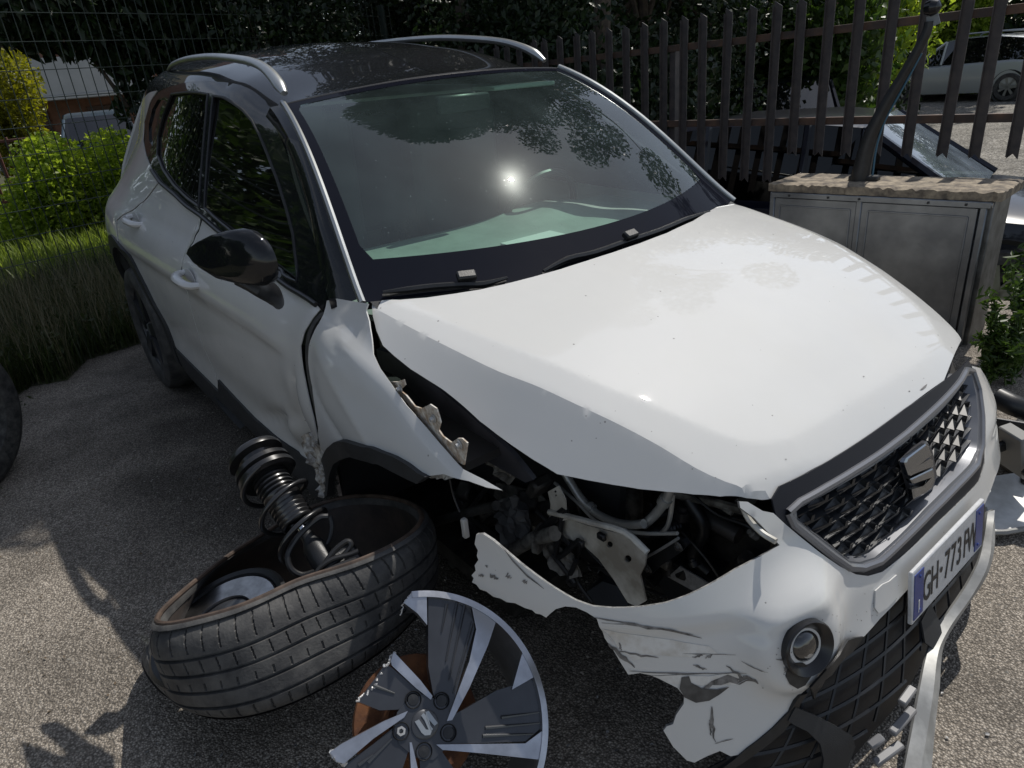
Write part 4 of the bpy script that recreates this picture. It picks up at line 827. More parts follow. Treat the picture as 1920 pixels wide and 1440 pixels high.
def pbox(name, px, y, dep, m, **k):
    P = pth(px, y); n = len(P); V = np.vstack([P, P+np.array([-.3, 1, -.1])*dep]); return cp(name, (V, [tuple(range(n)), tuple(range(n, 2*n))[::-1]]+[(i, (i+1) % n, n+(i+1) % n, n+i) for i in range(n)]), m, smooth=False, **k)
pbox('battery', [(1235, 1095), (1262, 1055), (1345, 1092), (1310, 1130), (1270, 1150)], -.44, .16, SATIN)
pbox('battery_label', [(1252, 1082), (1275, 1062), (1328, 1094), (1300, 1108)], -.452, .004, mat('label_paper', (.34, .34, .34), .6, var=.3, vscale=80))
pbox('fan_shroud', [(1290, 960), (1385, 950), (1450, 1000), (1440, 1040), (1350, 1080), (1300, 1030)], -.36, .1, DARK)
cp('resonator', tube(pth([(1310, 962), (1385, 1005)], -.39), .018, 16), mat('dull_cylinder', (.09, .085, .08), .4, metal=.4))
pbox('washer_bottle', [(1130, 1090), (1160, 1100), (1178, 1136), (1120, 1140), (1100, 1110)], -.50, .1, mat('grey_bottle', (.05, .055, .065), .4))
cp('suspension_arm', tube(pth([(965, 1030), (1000, 1010), (1040, 1000)], -.62), .018, 12), GRIME); cp('suspension_arm', tube(pth([(800, 985), (860, 965), (930, 948)], -.70), .012, 10), DARK)
cp('drive_shaft', tube(pth([(870, 1000), (960, 960), (1040, 945)], -.55), .014, 10), DARK); cp('sensor_cable', tube(pth([(843, 898), (850, 930), (862, 960)], -.80), .0022, 6, sm=3), HOSE)
cp('cable_tag', bbox_(Yp(872, 990, -.80), (.014, .014, .05), RW.T, b=.003), mat('tag_plastic', (.45, .43, .4), .6))
for i in range(26):                            # small brackets, hoses and lumps filling the dark bay
    a = R_.uniform((830, 905), (1020, 1060)); s = R_.uniform(.02, .06, 3); q = R_.normal(size=3); fA, fB, fD = frame(q)
    cp('bay_bracket', bbox_(Yp(a[0], a[1], R_.uniform(-.62, -.40)), s, np.stack([fA, fB, fD], 1), b=.006), DARK if i % 3 else GRIME)
for i in range(10):
    a = R_.uniform((840, 920), (1060, 1060)); pts = [a+R_.uniform(-45, 45, 2) for _ in range(4)]; cp('bay_hose', tube(pth(pts, -.60), R_.uniform(.004, .010), 8, sm=4), HOSE)

cp('lamp_carrier', tube(pth([(1392, 948), (1405, 975), (1430, 1000), (1455, 1015)], -.50), .006, 6, sm=3), BAYW)
cp('upper_crossbar', tube(pth([(1262, 925), (1330, 940), (1400, 958)], -.42), .010, 8, sm=2), GRIME)
cp('radiator_hose', tube(pth([(1290, 935), (1320, 990), (1300, 1040), (1330, 1075)], -.42), .014, 10, sm=4), HOSE)
cp('ribbed_hose', lathe([(r, h) for i in range(14) for r, h in ((.011, i*.008), (.015, i*.008+.003), (.011, i*.008+.006))], Yp(1205, 1002, -.47), Yp(1262, 990, -.46)-Yp(1205, 1002, -.47), 14), HOSE)
for px, y in (((1128, 1006), -.60), ((1250, 1003), -.48), ((1088, 1018), -.60)): cp('connector', bbox_(Yp(px[0], px[1], y), (.022, .012, .016), RW.T, b=.003), SATIN)
cp('bay_bottle', blob([(Yp(1180, 905, -.40), (.03, 0, 0), (0, .03, 0)), (Yp(1182, 940, -.40), (.032, 0, 0), (0, .03, 0)), (Yp(1184, 972, -.40), (.028, 0, 0), (0, .026, 0))], 16), GRIME)
crumple('torn_liner_piece', [(930, 940), (960, 930), (985, 960), (990, 1010), (960, 1050), (935, 1020), (925, 975)], -.63, mat('liner_plastic', (.035, .036, .038), .55), .03, seed=11)
crumple('dirty_panel', [(1010, 1010), (1040, 1020), (1075, 1050), (1085, 1085), (1050, 1080), (1020, 1050)], -.60, GRIME, .02, seed=12)

for i in range(14):                            # nicks and dried dirt on the bonnet edge
    c = np.array([R_.uniform(900, 1780), 0.]); c[1] = np.interp(c[0], [900, 1300, 1450, 1620, 1780], [760, 900, 900, 800, 680])-abs(R_.normal(0, 45)); r_ = R_.uniform(.6, 1.7)
    q = hoodpts([tuple(c+r_*np.array([math.cos(t)*R_.uniform(.6, 1.6), math.sin(t)*.7])) for t in (0, 1.2, 2.6, 3.8, 5.1)]); cp('paint_nick', sheet(q, hood_ev, .02, th=0, off=.0008), SC, bpy.data.objects['hood'])
q = hoodpts([(1724, 732), (1731, 725), (1738, 720), (1736, 726), (1730, 731)]); cp('paint_nick', sheet(q, hood_ev, .02, th=0, off=.0009), SC, bpy.data.objects['hood'])

for i in range(46):                            # random clutter added to fill the dark bay
    a = R_.uniform((1075, 925), (1440, 1085)); sz = R_.uniform(.008, .034, 3); fA, fB, fD = frame(R_.normal(size=3)); c = Yp(a[0], a[1], R_.uniform(-.47, -.36)); m_ = (DARK, GRIME, HOSE)[i % 3]
    if i % 2: cp('bay_clutter', bbox_(c, sz, np.stack([fA, fB, fD], 1), b=.003), m_)
    else: cp('bay_clutter', lathe([(0, sz[0]), (sz[1]*.4, sz[0]), (sz[1]*.4, sz[0]*.4), (sz[1]*.6, sz[0]*.3), (sz[1]*.6, -sz[0]), (0, -sz[0])], c, fD, 12), m_)
for a, b, y in (((1095, 935), (1230, 1100), -.50), ((1240, 940), (1350, 1085), -.44), ((1300, 930), (1440, 1010), -.43), ((1100, 1060), (1250, 1120), -.52), ((1060, 900), (1130, 1060), -.55)):
    a, b = np.array(a, float), np.array(b, float); cp('wiring_loom', tube(pth([a, a*.7+b*.3+R_.uniform(-14, 14, 2), a*.35+b*.65+R_.uniform(-16, 16, 2), b], y), .0036, 6, sm=5), HOSE)
# ================================================================== WORLD: ground
def gravel(name, c1, c2, c3, scale, shade_patch=None, bump=.8):
    m = bpy.data.materials.new(name); m.use_nodes = True; n = m.node_tree.nodes; l = m.node_tree.links.new; b = n['Principled BSDF']; b.inputs['Roughness'].default_value = .88; b.inputs['Specular IOR Level'].default_value = .25
    tcn = n.new('ShaderNodeTexCoord'); v = n.new('ShaderNodeTexVoronoi'); v.inputs['Scale'].default_value = scale; l(tcn.outputs['Object'], v.inputs['Vector'])
    v2 = n.new('ShaderNodeTexVoronoi'); v2.inputs['Scale'].default_value = scale*.42; l(tcn.outputs['Object'], v2.inputs['Vector'])
    sc = n.new('ShaderNodeSeparateColor'); l(v.outputs['Color'], sc.inputs[0])
    r = n.new('ShaderNodeValToRGB'); e = r.color_ramp.elements; e[0].position = .0; e[0].color = (*c1, 1); e[1].position = 1; e[1].color = (*c3, 1); k = e.new(.55); k.color = (*c2, 1); l(sc.outputs[0], r.inputs[0])
    no = n.new('ShaderNodeTexNoise'); no.inputs['Scale'].default_value = 1.6; no.inputs['Detail'].default_value = 10; no.inputs['Roughness'].default_value = .65; l(tcn.outputs['Object'], no.inputs['Vector'])
    mr = n.new('ShaderNodeMapRange'); mr.inputs['From Min'].default_value = .3; mr.inputs['From Max'].default_value = .7; mr.inputs['To Min'].default_value = .62; mr.inputs['To Max'].default_value = 1.2; l(no.outputs['Fac'], mr.inputs['Value'])
    # dark binder between the stones
    gap = n.new('ShaderNodeMapRange'); gap.inputs['From Min'].default_value = .25; gap.inputs['From Max'].default_value = .62; gap.inputs['To Min'].default_value = 1.; gap.inputs['To Max'].default_value = .45; l(v.outputs['Distance'], gap.inputs['Value'])
    mu0 = n.new('ShaderNodeMath'); mu0.operation = 'MULTIPLY'; l(mr.outputs[0], mu0.inputs[0]); l(gap.outputs[0], mu0.inputs[1]); mu = n.new('ShaderNodeMath'); mu.operation = 'MULTIPLY'; l(mu0.outputs[0], mu.inputs[0])
    if shade_patch:
        sub = n.new('ShaderNodeVectorMath'); sub.operation = 'SUBTRACT'; sub.inputs[1].default_value = shade_patch[0]; l(tcn.outputs['Object'], sub.inputs[0]); dv = n.new('ShaderNodeVectorMath'); dv.operation = 'DIVIDE'; dv.inputs[1].default_value = shade_patch[1]; l(sub.outputs[0], dv.inputs[0])
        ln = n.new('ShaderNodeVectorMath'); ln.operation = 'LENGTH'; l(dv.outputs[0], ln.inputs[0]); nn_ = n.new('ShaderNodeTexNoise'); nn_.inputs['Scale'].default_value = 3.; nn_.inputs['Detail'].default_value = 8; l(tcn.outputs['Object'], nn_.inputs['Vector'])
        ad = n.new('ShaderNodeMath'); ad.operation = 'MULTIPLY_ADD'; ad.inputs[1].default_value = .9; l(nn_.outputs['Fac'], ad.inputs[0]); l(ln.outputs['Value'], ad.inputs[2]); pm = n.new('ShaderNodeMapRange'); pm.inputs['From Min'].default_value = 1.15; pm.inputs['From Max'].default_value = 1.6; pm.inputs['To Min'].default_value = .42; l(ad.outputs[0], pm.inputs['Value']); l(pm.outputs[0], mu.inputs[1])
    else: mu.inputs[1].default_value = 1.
    mx_ = n.new('ShaderNodeVectorMath'); mx_.operation = 'SCALE'; l(r.outputs[0], mx_.inputs[0]); l(mu.outputs[0], mx_.inputs['Scale']); l(mx_.outputs[0], b.inputs['Base Color'])
    h = n.new('ShaderNodeMath'); h.operation = 'MULTIPLY_ADD'; h.inputs[1].default_value = -.5; l(v2.outputs['Distance'], h.inputs[0]); l(v.outputs['Distance'], h.inputs[2])
    h2 = n.new('ShaderNodeMath'); h2.operation = 'MULTIPLY'; h2.inputs[1].default_value = -1; l(v.outputs['Distance'], h2.inputs[0])
    h3 = n.new('ShaderNodeMath'); h3.operation = 'ADD'; l(h2.outputs[0], h3.inputs[0]); l(sc.outputs[1], h3.inputs[1])
    bp_ = n.new('ShaderNodeBump'); bp_.inputs['Strength'].default_value = bump; bp_.inputs['Distance'].default_value = .006; l(h3.outputs[0], bp_.inputs['Height']); l(bp_.outputs[0], b.inputs['Normal'])
    MATS[name] = m; return m
ASPH = gravel('weathered_gravelly_asphalt', (.24, .21, .176), (.41, .36, .30), (.60, .535, .455), 190, shade_patch=((1.3, .55, 0), (2.0, 1.15, 1)))  # asphalt colour painted darker where shade falls beside and under the car
YARD = gravel('pale_yard_gravel', (.20, .185, .16), (.34, .32, .28), (.52, .49, .44), 38)
SOIL = mat('grass_soil', (.075, .085, .03), .9, col2=(.035, .03, .018), vscale=5, bump=.6, bscale=30)
def plate_w(name, P, m): o = part(name, P, [tuple(range(len(P)))], m, None, smooth=False); return struct(o)
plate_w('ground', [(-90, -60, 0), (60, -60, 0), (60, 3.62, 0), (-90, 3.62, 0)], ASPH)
YS = .020
plate_w('yard_ground', [(-90, 3.62, -.5), (90, 3.62, -.5), (90, 60, -.5+56.4*YS), (-90, 60, -.5+56.4*YS)], YARD)
plate_w('yard_bank', [(-90, 3.62, -.55), (60, 3.62, -.55), (60, 3.62, 0), (-90, 3.62, 0)], SOIL)
GE = [(1.4, -2.6), (.55, -1.75), (.05, -1.25), (-.35, -.85), (-.62, -.62), (-.55, -.45), (-.85, -.3), (-.9, .2), (-1.0, 1.2), (-1.2, 3.61), (-60, 3.61), (-60, -40), (1.4, -40)]
o = part('grass_ground', [(x, y, .004) for x, y in GE], [tuple(range(len(GE)))], SOIL, None, smooth=False); struct(o)
if o.data.polygons[0].normal.z < 0: o.data.flip_normals()
# loose stones on the near asphalt
def stones(name, n, xr, yr, r0, r1, m, seed):
    g = np.random.default_rng(seed); base = np.array([(1, 0, 0), (-1, 0, 0), (0, 1, 0), (0, -1, 0), (0, 0, 1), (0, 0, -.6)], float); F0 = [(0, 2, 4), (2, 1, 4), (1, 3, 4), (3, 0, 4), (2, 0, 5), (1, 2, 5), (3, 1, 5), (0, 3, 5)]
    V = np.zeros((n, 6, 3)); c = np.stack([g.uniform(*xr, n), g.uniform(*yr, n), np.zeros(n)], 1); s = g.uniform(r0, r1, n)**1.0*np.array(1.)
    for i in range(n):
        a = g.uniform(0, 6.3); R = np.array([[math.cos(a), -math.sin(a), 0], [math.sin(a), math.cos(a), 0], [0, 0, 1]]); V[i] = (base*g.uniform(.6, 1.3, (6, 3))*s[i]*np.array([1.2, .9, .55]))@R.T+c[i]
    Fc = (np.array(F0)[None]+6*np.arange(n)[:, None, None]).reshape(-1, 3)
    o = part(name, V.reshape(-1, 3), Fc.tolist(), m, None, smooth=False); struct(o, 'stuff'); return o
tag(stones('loose_stones', 9000, (.3, 4.4), (-2.2, 1.6), .0015, .0055, mat('stone_grit', (.34, .31, .27), .85, col2=(.13, .12, .10), vscale=40), 5), 'small pale stones scattered over the asphalt', 'gravel')
tag(stones('yard_stones', 7000, (-2, 5), (4.2, 14), .006, .02, mat('yard_grit', (.5, .47, .42), .85, col2=(.22, .2, .18), vscale=12), 6), 'pale gravel of the yard behind the railings', 'gravel')
_ys = bpy.data.objects['yard_stones']; _ys.location = (0, -3.62*0, -.5-3.62*YS); _ys.rotation_euler = (math.atan(YS), 0, 0)

def litter(name, n, xr, yr, sz, m, seed, label):
    g = np.random.default_rng(seed); c = np.stack([g.uniform(*xr, n), g.uniform(*yr, n), g.uniform(.003, .010, n)], 1); V = np.zeros((n, 4, 3))
    for i in range(n):
        a = g.uniform(0, 6.3); s_ = g.uniform(.4, 1.2)*sz; u = np.array([math.cos(a), math.sin(a), g.uniform(-.3, .3)]); v = np.array([-math.sin(a), math.cos(a), g.uniform(-.3, .3)])*g.uniform(.3, .7)
        V[i] = [c[i]-u*s_, c[i]-v*s_, c[i]+u*s_, c[i]+v*s_+[0, 0, sz*.2]]
    o = part(name, V.reshape(-1, 3), (np.array([[0, 1, 2], [0, 2, 3]])[None]+4*np.arange(n)[:, None, None]).reshape(-1, 3).tolist(), m, None, smooth=False); struct(o, 'stuff'); return tag(o, label, 'litter')
litter('dry_leaves', 700, (-.8, 2.2), (-2.2, -.1), .0055, mat('dead_leaf', (.13, .09, .05), .8, col2=(.06, .04, .02), vscale=30), 15, 'small dead leaves and dirt on the shaded asphalt beside the car')
litter('plastic_shards', 260, (2.4, 4.1), (-.9, .9), .007, mat('shard', (.35, .35, .35), .4, col2=(.04, .04, .04), vscale=80), 16, 'small broken plastic shards around the wreck front')
# ================================================================== loose tyre (collapsed, leaning)
TA = np.array([-.31, .04, .95]); TA /= np.linalg.norm(TA); TC = np.array([2.47, -.28, .262]); TW = .10
ta, tb, _ = frame(TA)
def loop(px, c, extra, n=96):
    P = np.array([Pw(a, b, TA, c) for a, b in px]); pr = [(math.atan2((p-c)@tb, (p-c)@ta), math.hypot((p-c)@ta, (p-c)@tb)) for p in P]+extra
    pr = sorted(pr); th = np.array([p[0] for p in pr]); r = np.array([p[1] for p in pr]); th = np.concatenate([th[-3:]-2*math.pi, th, th[:3]+2*math.pi]); r = np.concatenate([r[-3:], r, r[:3]])
    t = np.linspace(-math.pi, math.pi, n, endpoint=False); rr = np.interp(t, th, r); k = np.ones(5)/5
    for _ in range(2): rr = np.convolve(np.concatenate([rr[-4:], rr, rr[:4]]), k, 'same')[4:-4]
    return t, rr
topc = TC+TA*TW; botc = TC-TA*TW
tt, rt = loop([(262, 1198), (330, 1178), (400, 1163), (450, 1150), (520, 1116), (560, 1092), (600, 1084), (650, 1069), (720, 1043), (780, 1010), (806, 975), (785, 950), (745, 936), (690, 931), (640, 932), (590, 950), (500, 1002), (430, 1045), (380, 1083), (330, 1125), (285, 1165)], topc, [])
PB = [(262, 1210), (270, 1252), (290, 1287), (330, 1317), (380, 1346), (430, 1356), (480, 1346), (540, 1328), (600, 1298), (660, 1262), (720, 1222), (775, 1165), (815, 1100)]
angs = [math.atan2((Pw(a, b, TA, botc)-botc)@tb, (Pw(a, b, TA, botc)-botc)@ta) for a, b in PB]
far_ = [(t, .33) for t in np.linspace(-math.pi, math.pi, 13) if min(abs((t-q+math.pi) % (2*math.pi)-math.pi) for q in angs) > .4]
_, rb = loop(PB, botc, far_)
tyre = thing('loose_tyre', 'worn black tyre torn off its rim, lying tilted beside the wrecked car', 'tyre', (2.47, -.28, 0)); setorg(tyre, (2.47, -.28, 0))
n = len(tt); E_ = np.cos(tt)[:, None]*ta+np.sin(tt)[:, None]*tb
rows = []; NB = 1584; t8 = np.linspace(-math.pi, math.pi, NB, endpoint=False); Rt = np.interp(t8, np.append(tt, math.pi), np.append(rt, rt[0])); Rb = np.interp(t8, np.append(tt, math.pi), np.append(rb, rb[0])); E8 = np.cos(t8)[:, None]*ta+np.sin(t8)[:, None]*tb
hs = np.linspace(1, -1, 101)
for h in hs:
    u = (h+1)/2; bul = .018*(1-abs(h)**4); r = Rt*u+Rb*(1-u)+bul*1.0-.012*(abs(h)**8)
    dep = 0*r
    for g0, w in ((.42, .028), (.08, .030), (-.28, .030), (-.62, .028)):
        dep = np.where(abs(h-g0) < w, .0075, dep)
    seg = (t8/(2*math.pi)*66) % 1; seg2 = ((t8+.02)/(2*math.pi)*66+.3*(h-.4)) % 1
    if .52 < h < .95: dep = np.where(((seg+.35*(h-.5)) % 1) < .10, .005, dep)
    if .12 < h < .38: dep = np.where(((seg+.4*(h-.1)+.3) % 1) < .09, .005, dep)
    if -.24 < h < -.10: dep = np.where(((seg*1+.5) % 1) < .09, .004, dep)
    if -.95 < h < -.68: dep = np.where(((seg-.35*(h+.5)) % 1) < .10, .005, dep)
    rows.append(TC+TA*TW*h*(1.0)+E8*(r-dep)[:, None])
V = np.concatenate(rows); Fc = [(i*NB+k, i*NB+(k+1) % NB, (i+1)*NB+(k+1) % NB, (i+1)*NB+k) for i in range(len(hs)-1) for k in range(NB)]
part('tread', V, [f[::-1] for f in Fc], RUBBER, tyre, smooth=True, ang=28)
def ringw(name, secs, m, par, ang=60):          # secs: (height factor, function of top radius)
    V = []; 
    for h, k, off in secs:
        u = (h+1)/2; r = rt*u+rb*(1-u); V.append(TC+TA*(TW*h+off)+E_*(r*k)[:, None])
    V = np.concatenate(V); return part(name, V, [(i*n+q, i*n+(q+1) % n, (i+1)*n+(q+1) % n, (i+1)*n+q) for i in range(len(secs)-1) for q in range(n)], m, par, ang=ang)
ringw('upper_sidewall', [(1, 1.0, 0), (1, .985, .006), (1, .96, .007), (1, .935, .0), (.85, .925, 0)], RUBBER, tyre)
ringw('inner_liner', [(1, .958, .006), (.9, .93, 0), (.4, .945, 0), (-.3, .95, 0), (-.9, .93, 0)], RUBIN, tyre)
ringw('lower_sidewall', [(-1, .985, 0), (-1, .95, -.004), (-1, .85, -.006), (-.95, .76, 0), (-.85, .74, .0), (-.8, .8, 0), (-.85, .95, 0)], RUBIN, tyre)
# bead edge lifted at the near side, and rusty bead wire
bw = TC+TA*(TW*1.0+.006)+E_*(rt*.955)[:, None]; k0 = [i for i in range(n)]; part('bead', *tube(np.vstack([bw, bw[:1]]), .006, 8, cap=False), mat('brown_bead', (.11, .075, .055), .6, var=.6, vscale=20), tyre)
# brake disc inside the tyre
dc = Pw(415, 1175, TA, TC+TA*.02); dn = np.array([-.05, -.25, .95]); dn /= np.linalg.norm(dn); dcc = dc-ta*0
bd = thing('brake_disc', 'shiny brake disc lying inside the loose tyre', 'brake disc', dcc); setorg(bd, dcc)
part('friction_ring', *lathe([(.075, .004), (.076, .010), (.130, .010), (.133, .007), (.133, -.010), (.130, -.013), (.08, -.013)], dcc, dn, 48), mat('machined_disc', (.45, .45, .46), .3, metal=1., var=.35, vscale=30), bd)
part('disc_hat', *lathe([(0, .006), (.066, .006), (.072, .004), (.075, .002)], dcc, dn, 36), DGREY, bd)
part('rubber_ring', *lathe([(.133, .0), (.138, .012), (.148, .016), (.155, .010), (.155, -.006), (.14, -.012), (.133, 0)], dcc, dn, 48), SATIN, bd)

# ================================================================== shock absorber (strut) with coil spring and hoses
s0 = W(Dp(484, 864, 1.74)); s1 = W(Dp(600, 1042, 1.62)); sa = s1-s0; sl = np.linalg.norm(sa); sa /= sl
bu = s0*0.0; st_ = thing('shock_absorber', 'black shock absorber with coil spring leaning out of the loose tyre', 'shock absorber', s0*[1, 1, 0]+[0, 0, .05]); setorg(st_, s0*[1, 1, 0]+[0, 0, .05])
SPR = mat('spring_black', (.016, .016, .017), .3, coat=.5, var=.3, vscale=30)
fa, fb, _ = frame(sa)
def al(t): return s0+sa*t
prof = []; L0, L1 = .050, .195
for i in range(13):
    a = L0+(L1-L0)*i/13; prof += [(.035, a), (.043-.0003*i, a+.003), (.043-.0003*i, a+.007), (.035, a+.0108)]
part('dust_bellows', *lathe(prof, s0, sa, 32), SPR, st_, ang=60)
part('top_mount', *lathe([(0, -.035), (.030, -.035), (.034, -.028), (.062, -.024), (.066, -.016), (.066, -.008), (.045, -.004), (.042, .012), (.066, .018), (.068, .030), (.05, .036), (.04, .05)], s0, sa, 36), SPR, st_)
tm = al(-.018)+fa*.05; part('mount_tab', *bbox_(al(-.02)-fb*.01, (.030, .05, .035), np.stack([fa, fb, sa], 1), b=.004), mat('stained_steel', (.16, .10, .07), .3, metal=.7), st_)
part('spring_seat', *lathe([(.05, .036), (.068, .040), (.069, .052), (.060, .058), (.045, .056)], s0, sa, 36), SPR, st_)
hel = [al(.05+.20*t/(2*math.pi*2.3))+(.066+.004*math.sin(t))*(math.cos(t+1.9)*fa+math.sin(t+1.9)*fb)+fb*0 for t in np.linspace(0, 2*math.pi*2.3, 90)]
part('coil_spring', *tube(hel, .0062, 10), SPR, st_)
part('piston_rod', *lathe([(0, .19), (.0105, .19), (.0105, .25)], s0, sa, 20), CHROME, st_)
part('damper_body', *lathe([(.0125, .222), (.0145, .226), (.016, .24), (.026, .262), (.028, .29), (.028, .40), (.0, .40)], s0, sa, 24), SATIN, st_)
def wp(px, d): return np.array([W(Dp(a, b, d if np.isscalar(d) else d[i])) for i, (a, b) in enumerate(px)])
for px, d, r in (([(615, 968), (600, 970), (580, 985), (556, 1010), (540, 1040), (545, 1065), (565, 1078), (590, 1072)], 1.60, .0065), ([(590, 1095), (605, 1065), (625, 1035), (650, 1015), (658, 1022), (645, 1040), (620, 1060), (598, 1080)], 1.52, .006), ([(585, 1090), (600, 1065), (625, 1048), (655, 1040), (672, 1033)], 1.51, .0055), ([(592, 1092), (610, 1072), (640, 1058), (668, 1048)], 1.51, .0055), ([(618, 967), (622, 985), (618, 1010), (608, 1030)], 1.62, .005)):
    part('hose', *tube(wp(px, d), r, 8, sm=5), HOSE, st_)
part('hose_clip', *bbox_(wp([(677, 1056)], 1.50)[0], (.010, .008, .014), RW, b=.001), mat('pale_clip', (.4, .4, .4), .5), st_)
part('lower_bracket', *bbox_(wp([(660, 1068)], 1.56)[0], (.06, .05, .10), np.stack([fa, fb, sa], 1), b=.01), SATIN, st_)

# ================================================================== broken alloy rim
RC = np.array([3.005, -.270, .268]); RAx = np.array([.68, -.11, .725]); RAx /= np.linalg.norm(RAx); RR = .238
rim = thing('broken_alloy_rim', 'broken five spoke alloy rim in dark grey and bare metal on the asphalt', 'wheel rim', RC*[1, 1, 0]); setorg(rim, RC*[1, 1, 0])
def PR(px, py, h=0): return Pw(px, py, RAx, RC+RAx*h)
e1 = PR(1000, 1358)-RC; e1 = e1-RAx*(e1@RAx); e1 /= np.linalg.norm(e1); e2 = np.cross(RAx, e1)
def p2(px, h=0): P = np.array([PR(a, b, h)-RC for a, b in px]); return np.stack([P@e1, P@e2], 1)
def rs_(name, px, z0, z1, m, holes=(), st=.012, bev=0, **k):
    q = p2(px, z1); hs = [p2(h, z1) for h in holes]
    ev = lambda a: RC+a[:, :1]*e1+a[:, 1:2]*e2+RAx*z1; return part(name, *sheet(q, ev, st, holes=hs, th=z1-z0, cam_=CW), m, rim, ang=25, **k)
MACH = mat('machined_alloy', (.56, .57, .60), .28, metal=.9, var=.3, vscale=14, bump=.1, bscale=120)
GUN = mat('dark_grey_alloy_paint', (.052, .055, .062), .32, metal=.5, coat=.6, var=.25, vscale=10)
FRAC = mat('fractured_alloy', (.72, .71, .70), .55, metal=.6, bump=1., bscale=300, var=.4, vscale=90)
# outer barrel: what is left of it (arc only)
ang0 = math.atan2(*(p2([(772, 1112)])[0][::-1])); ang1 = math.atan2(*(p2([(1005, 1460)])[0][::-1]))
a0_, a1_ = sorted((ang0, ang1)); 
def arcl(prof, a0, a1, n=60):
    V = [];
    for k in range(n+1):
        t = a0+(a1-a0)*k/n; e = math.cos(t)*e1+math.sin(t)*e2
        for r, h in prof: V.append(RC+e*r+RAx*h)
    m = len(prof); return np.array(V), [(k*m+i, (k+1)*m+i, (k+1)*m+(i+1) % m, k*m+(i+1) % m) for k in range(n) for i in range(m)]
part('rim_barrel', *arcl([(RR, .0), (RR+.001, -.006), (RR-.004, -.012), (RR-.012, -.03), (RR-.018, -.12), (RR-.006, -.19), (RR-.012, -.19), (RR-.024, -.12), (RR-.020, -.03), (RR-.012, .0)], a0_, a1_), MACH, rim, ang=40)
hub = p2([(797, 1358)])[0]
# spokes: dark panel + machined edges, traced one by one
SPK = [([(803, 1118), (845, 1118), (880, 1128), (890, 1178), (872, 1240), (855, 1300), (842, 1350), (820, 1325), (812, 1300), (803, 1250), (803, 1178)], -.028, -.006, GUN),
       ([(1003, 1272), (1010, 1276), (1018, 1330), (1018, 1362), (985, 1390), (830, 1396), (830, 1350), (870, 1330), (930, 1295)], -.028, -.006, GUN),
       ([(722, 1245), (735, 1252), (790, 1300), (800, 1320), (770, 1335), (755, 1330), (712, 1332), (672, 1316), (690, 1290), (705, 1270)], -.030, -.006, GUN),
       ([(650, 1432), (700, 1395), (755, 1350), (770, 1362), (772, 1385), (762, 1420), (745, 1470), (640, 1470)], -.030, -.006, GUN),
       ([(785, 1392), (812, 1385), (850, 1440), (860, 1480), (790, 1480)], -.030, -.006, GUN)]
for px, z0, z1, m in SPK: rs_('spoke', px, z0, z1, m)
MCH = [([(775, 1110), (800, 1112), (801, 1172), (783, 1150), (757, 1130)], -.02, .0), ([(883, 1130), (930, 1165), (915, 1210), (880, 1290), (848, 1350), (838, 1352), (850, 1320), (880, 1240), (893, 1180)], -.02, .0),
       ([(738, 1222), (742, 1226), (788, 1275), (811, 1305), (808, 1312), (780, 1290), (735, 1248), (733, 1240)], -.02, .0), ([(980, 1222), (1004, 1268), (960, 1293), (972, 1250)], -.02, .0),
       ([(619, 1410), (640, 1395), (720, 1352), (765, 1333), (758, 1345), (700, 1385), (645, 1432), (632, 1428)], -.03, .0), ([(818, 1396), (985, 1394), (1020, 1368), (1018, 1425), (900, 1412), (830, 1406)], -.02, .0),
       ([(768, 1392), (772, 1392), (790, 1470), (772, 1470)], -.02, .0)]
for px, z0, z1 in MCH: rs_('spoke_edge', px, z0, z1, MACH)
# ring lip
part('rim_lip', *arcl([(RR+.0005, .001), (RR-.012, .003), (RR-.013, -.005), (RR, -.006)], a0_, a1_), MACH, rim, ang=30)
for a, b in (((838, 1132), (828, 1185)), ((857, 1130), (836, 1240)), ((872, 1132), (842, 1275)), ((887, 1165), (850, 1300)), ((940, 1345), (1015, 1335)), ((910, 1365), (1018, 1355)), ((905, 1380), (1000, 1376)), ((700, 1285), (740, 1300)), ((690, 1430), (735, 1385)), ((672, 1435), (700, 1415))):
    q = np.array([PR(*a, -.004), PR(*b, -.004)]); part('spoke_rib', *tube(q, [.0035, .0015], 6), GUN, rim)
hubm = [(797+46*math.cos(t), 1358+44*math.sin(t)) for t in np.linspace(0, 2*math.pi, 30)]
rs_('hub_plate', [(760, 1318), (797, 1300), (835, 1322), (850, 1352), (842, 1398), (812, 1425), (778, 1420), (748, 1395), (738, 1362), (745, 1335)], -.05, -.003, GUN)
cc = RC+hub[0]*e1+hub[1]*e2
part('centre_cap', *lathe([(0, .002), (.022, .002), (.025, .0), (.026, -.011)], cc, RAx, 32), DGREY, rim)
for px in ([(777, 1352), (784, 1348), (800, 1369), (798, 1344), (801, 1336), (818, 1358), (815, 1361), (803, 1346), (806, 1377), (799, 1378)],):
    q = p2([(778, 1352), (786, 1348), (801, 1371), (804, 1375), (806, 1362), (800, 1345), (796, 1337), (802, 1334), (819, 1356), (814, 1360), (804, 1347), (812, 1368), (803, 1380), (796, 1380)], 0)
for px in ([(777, 1353), (785, 1349), (798, 1368), (803, 1368), (795, 1350), (789, 1342), (793, 1337), (797, 1340), (809, 1370), (806, 1378), (796, 1379), (790, 1374)], [(797, 1335), (803, 1333), (820, 1356), (814, 1361), (804, 1350), (806, 1360), (811, 1367), (808, 1371), (799, 1348)]):
    part('cap_emblem', *extr(p2(px, 0), .0022, RC+RAx*.002, e1, e2, RAx), SILV, rim, smooth=False)
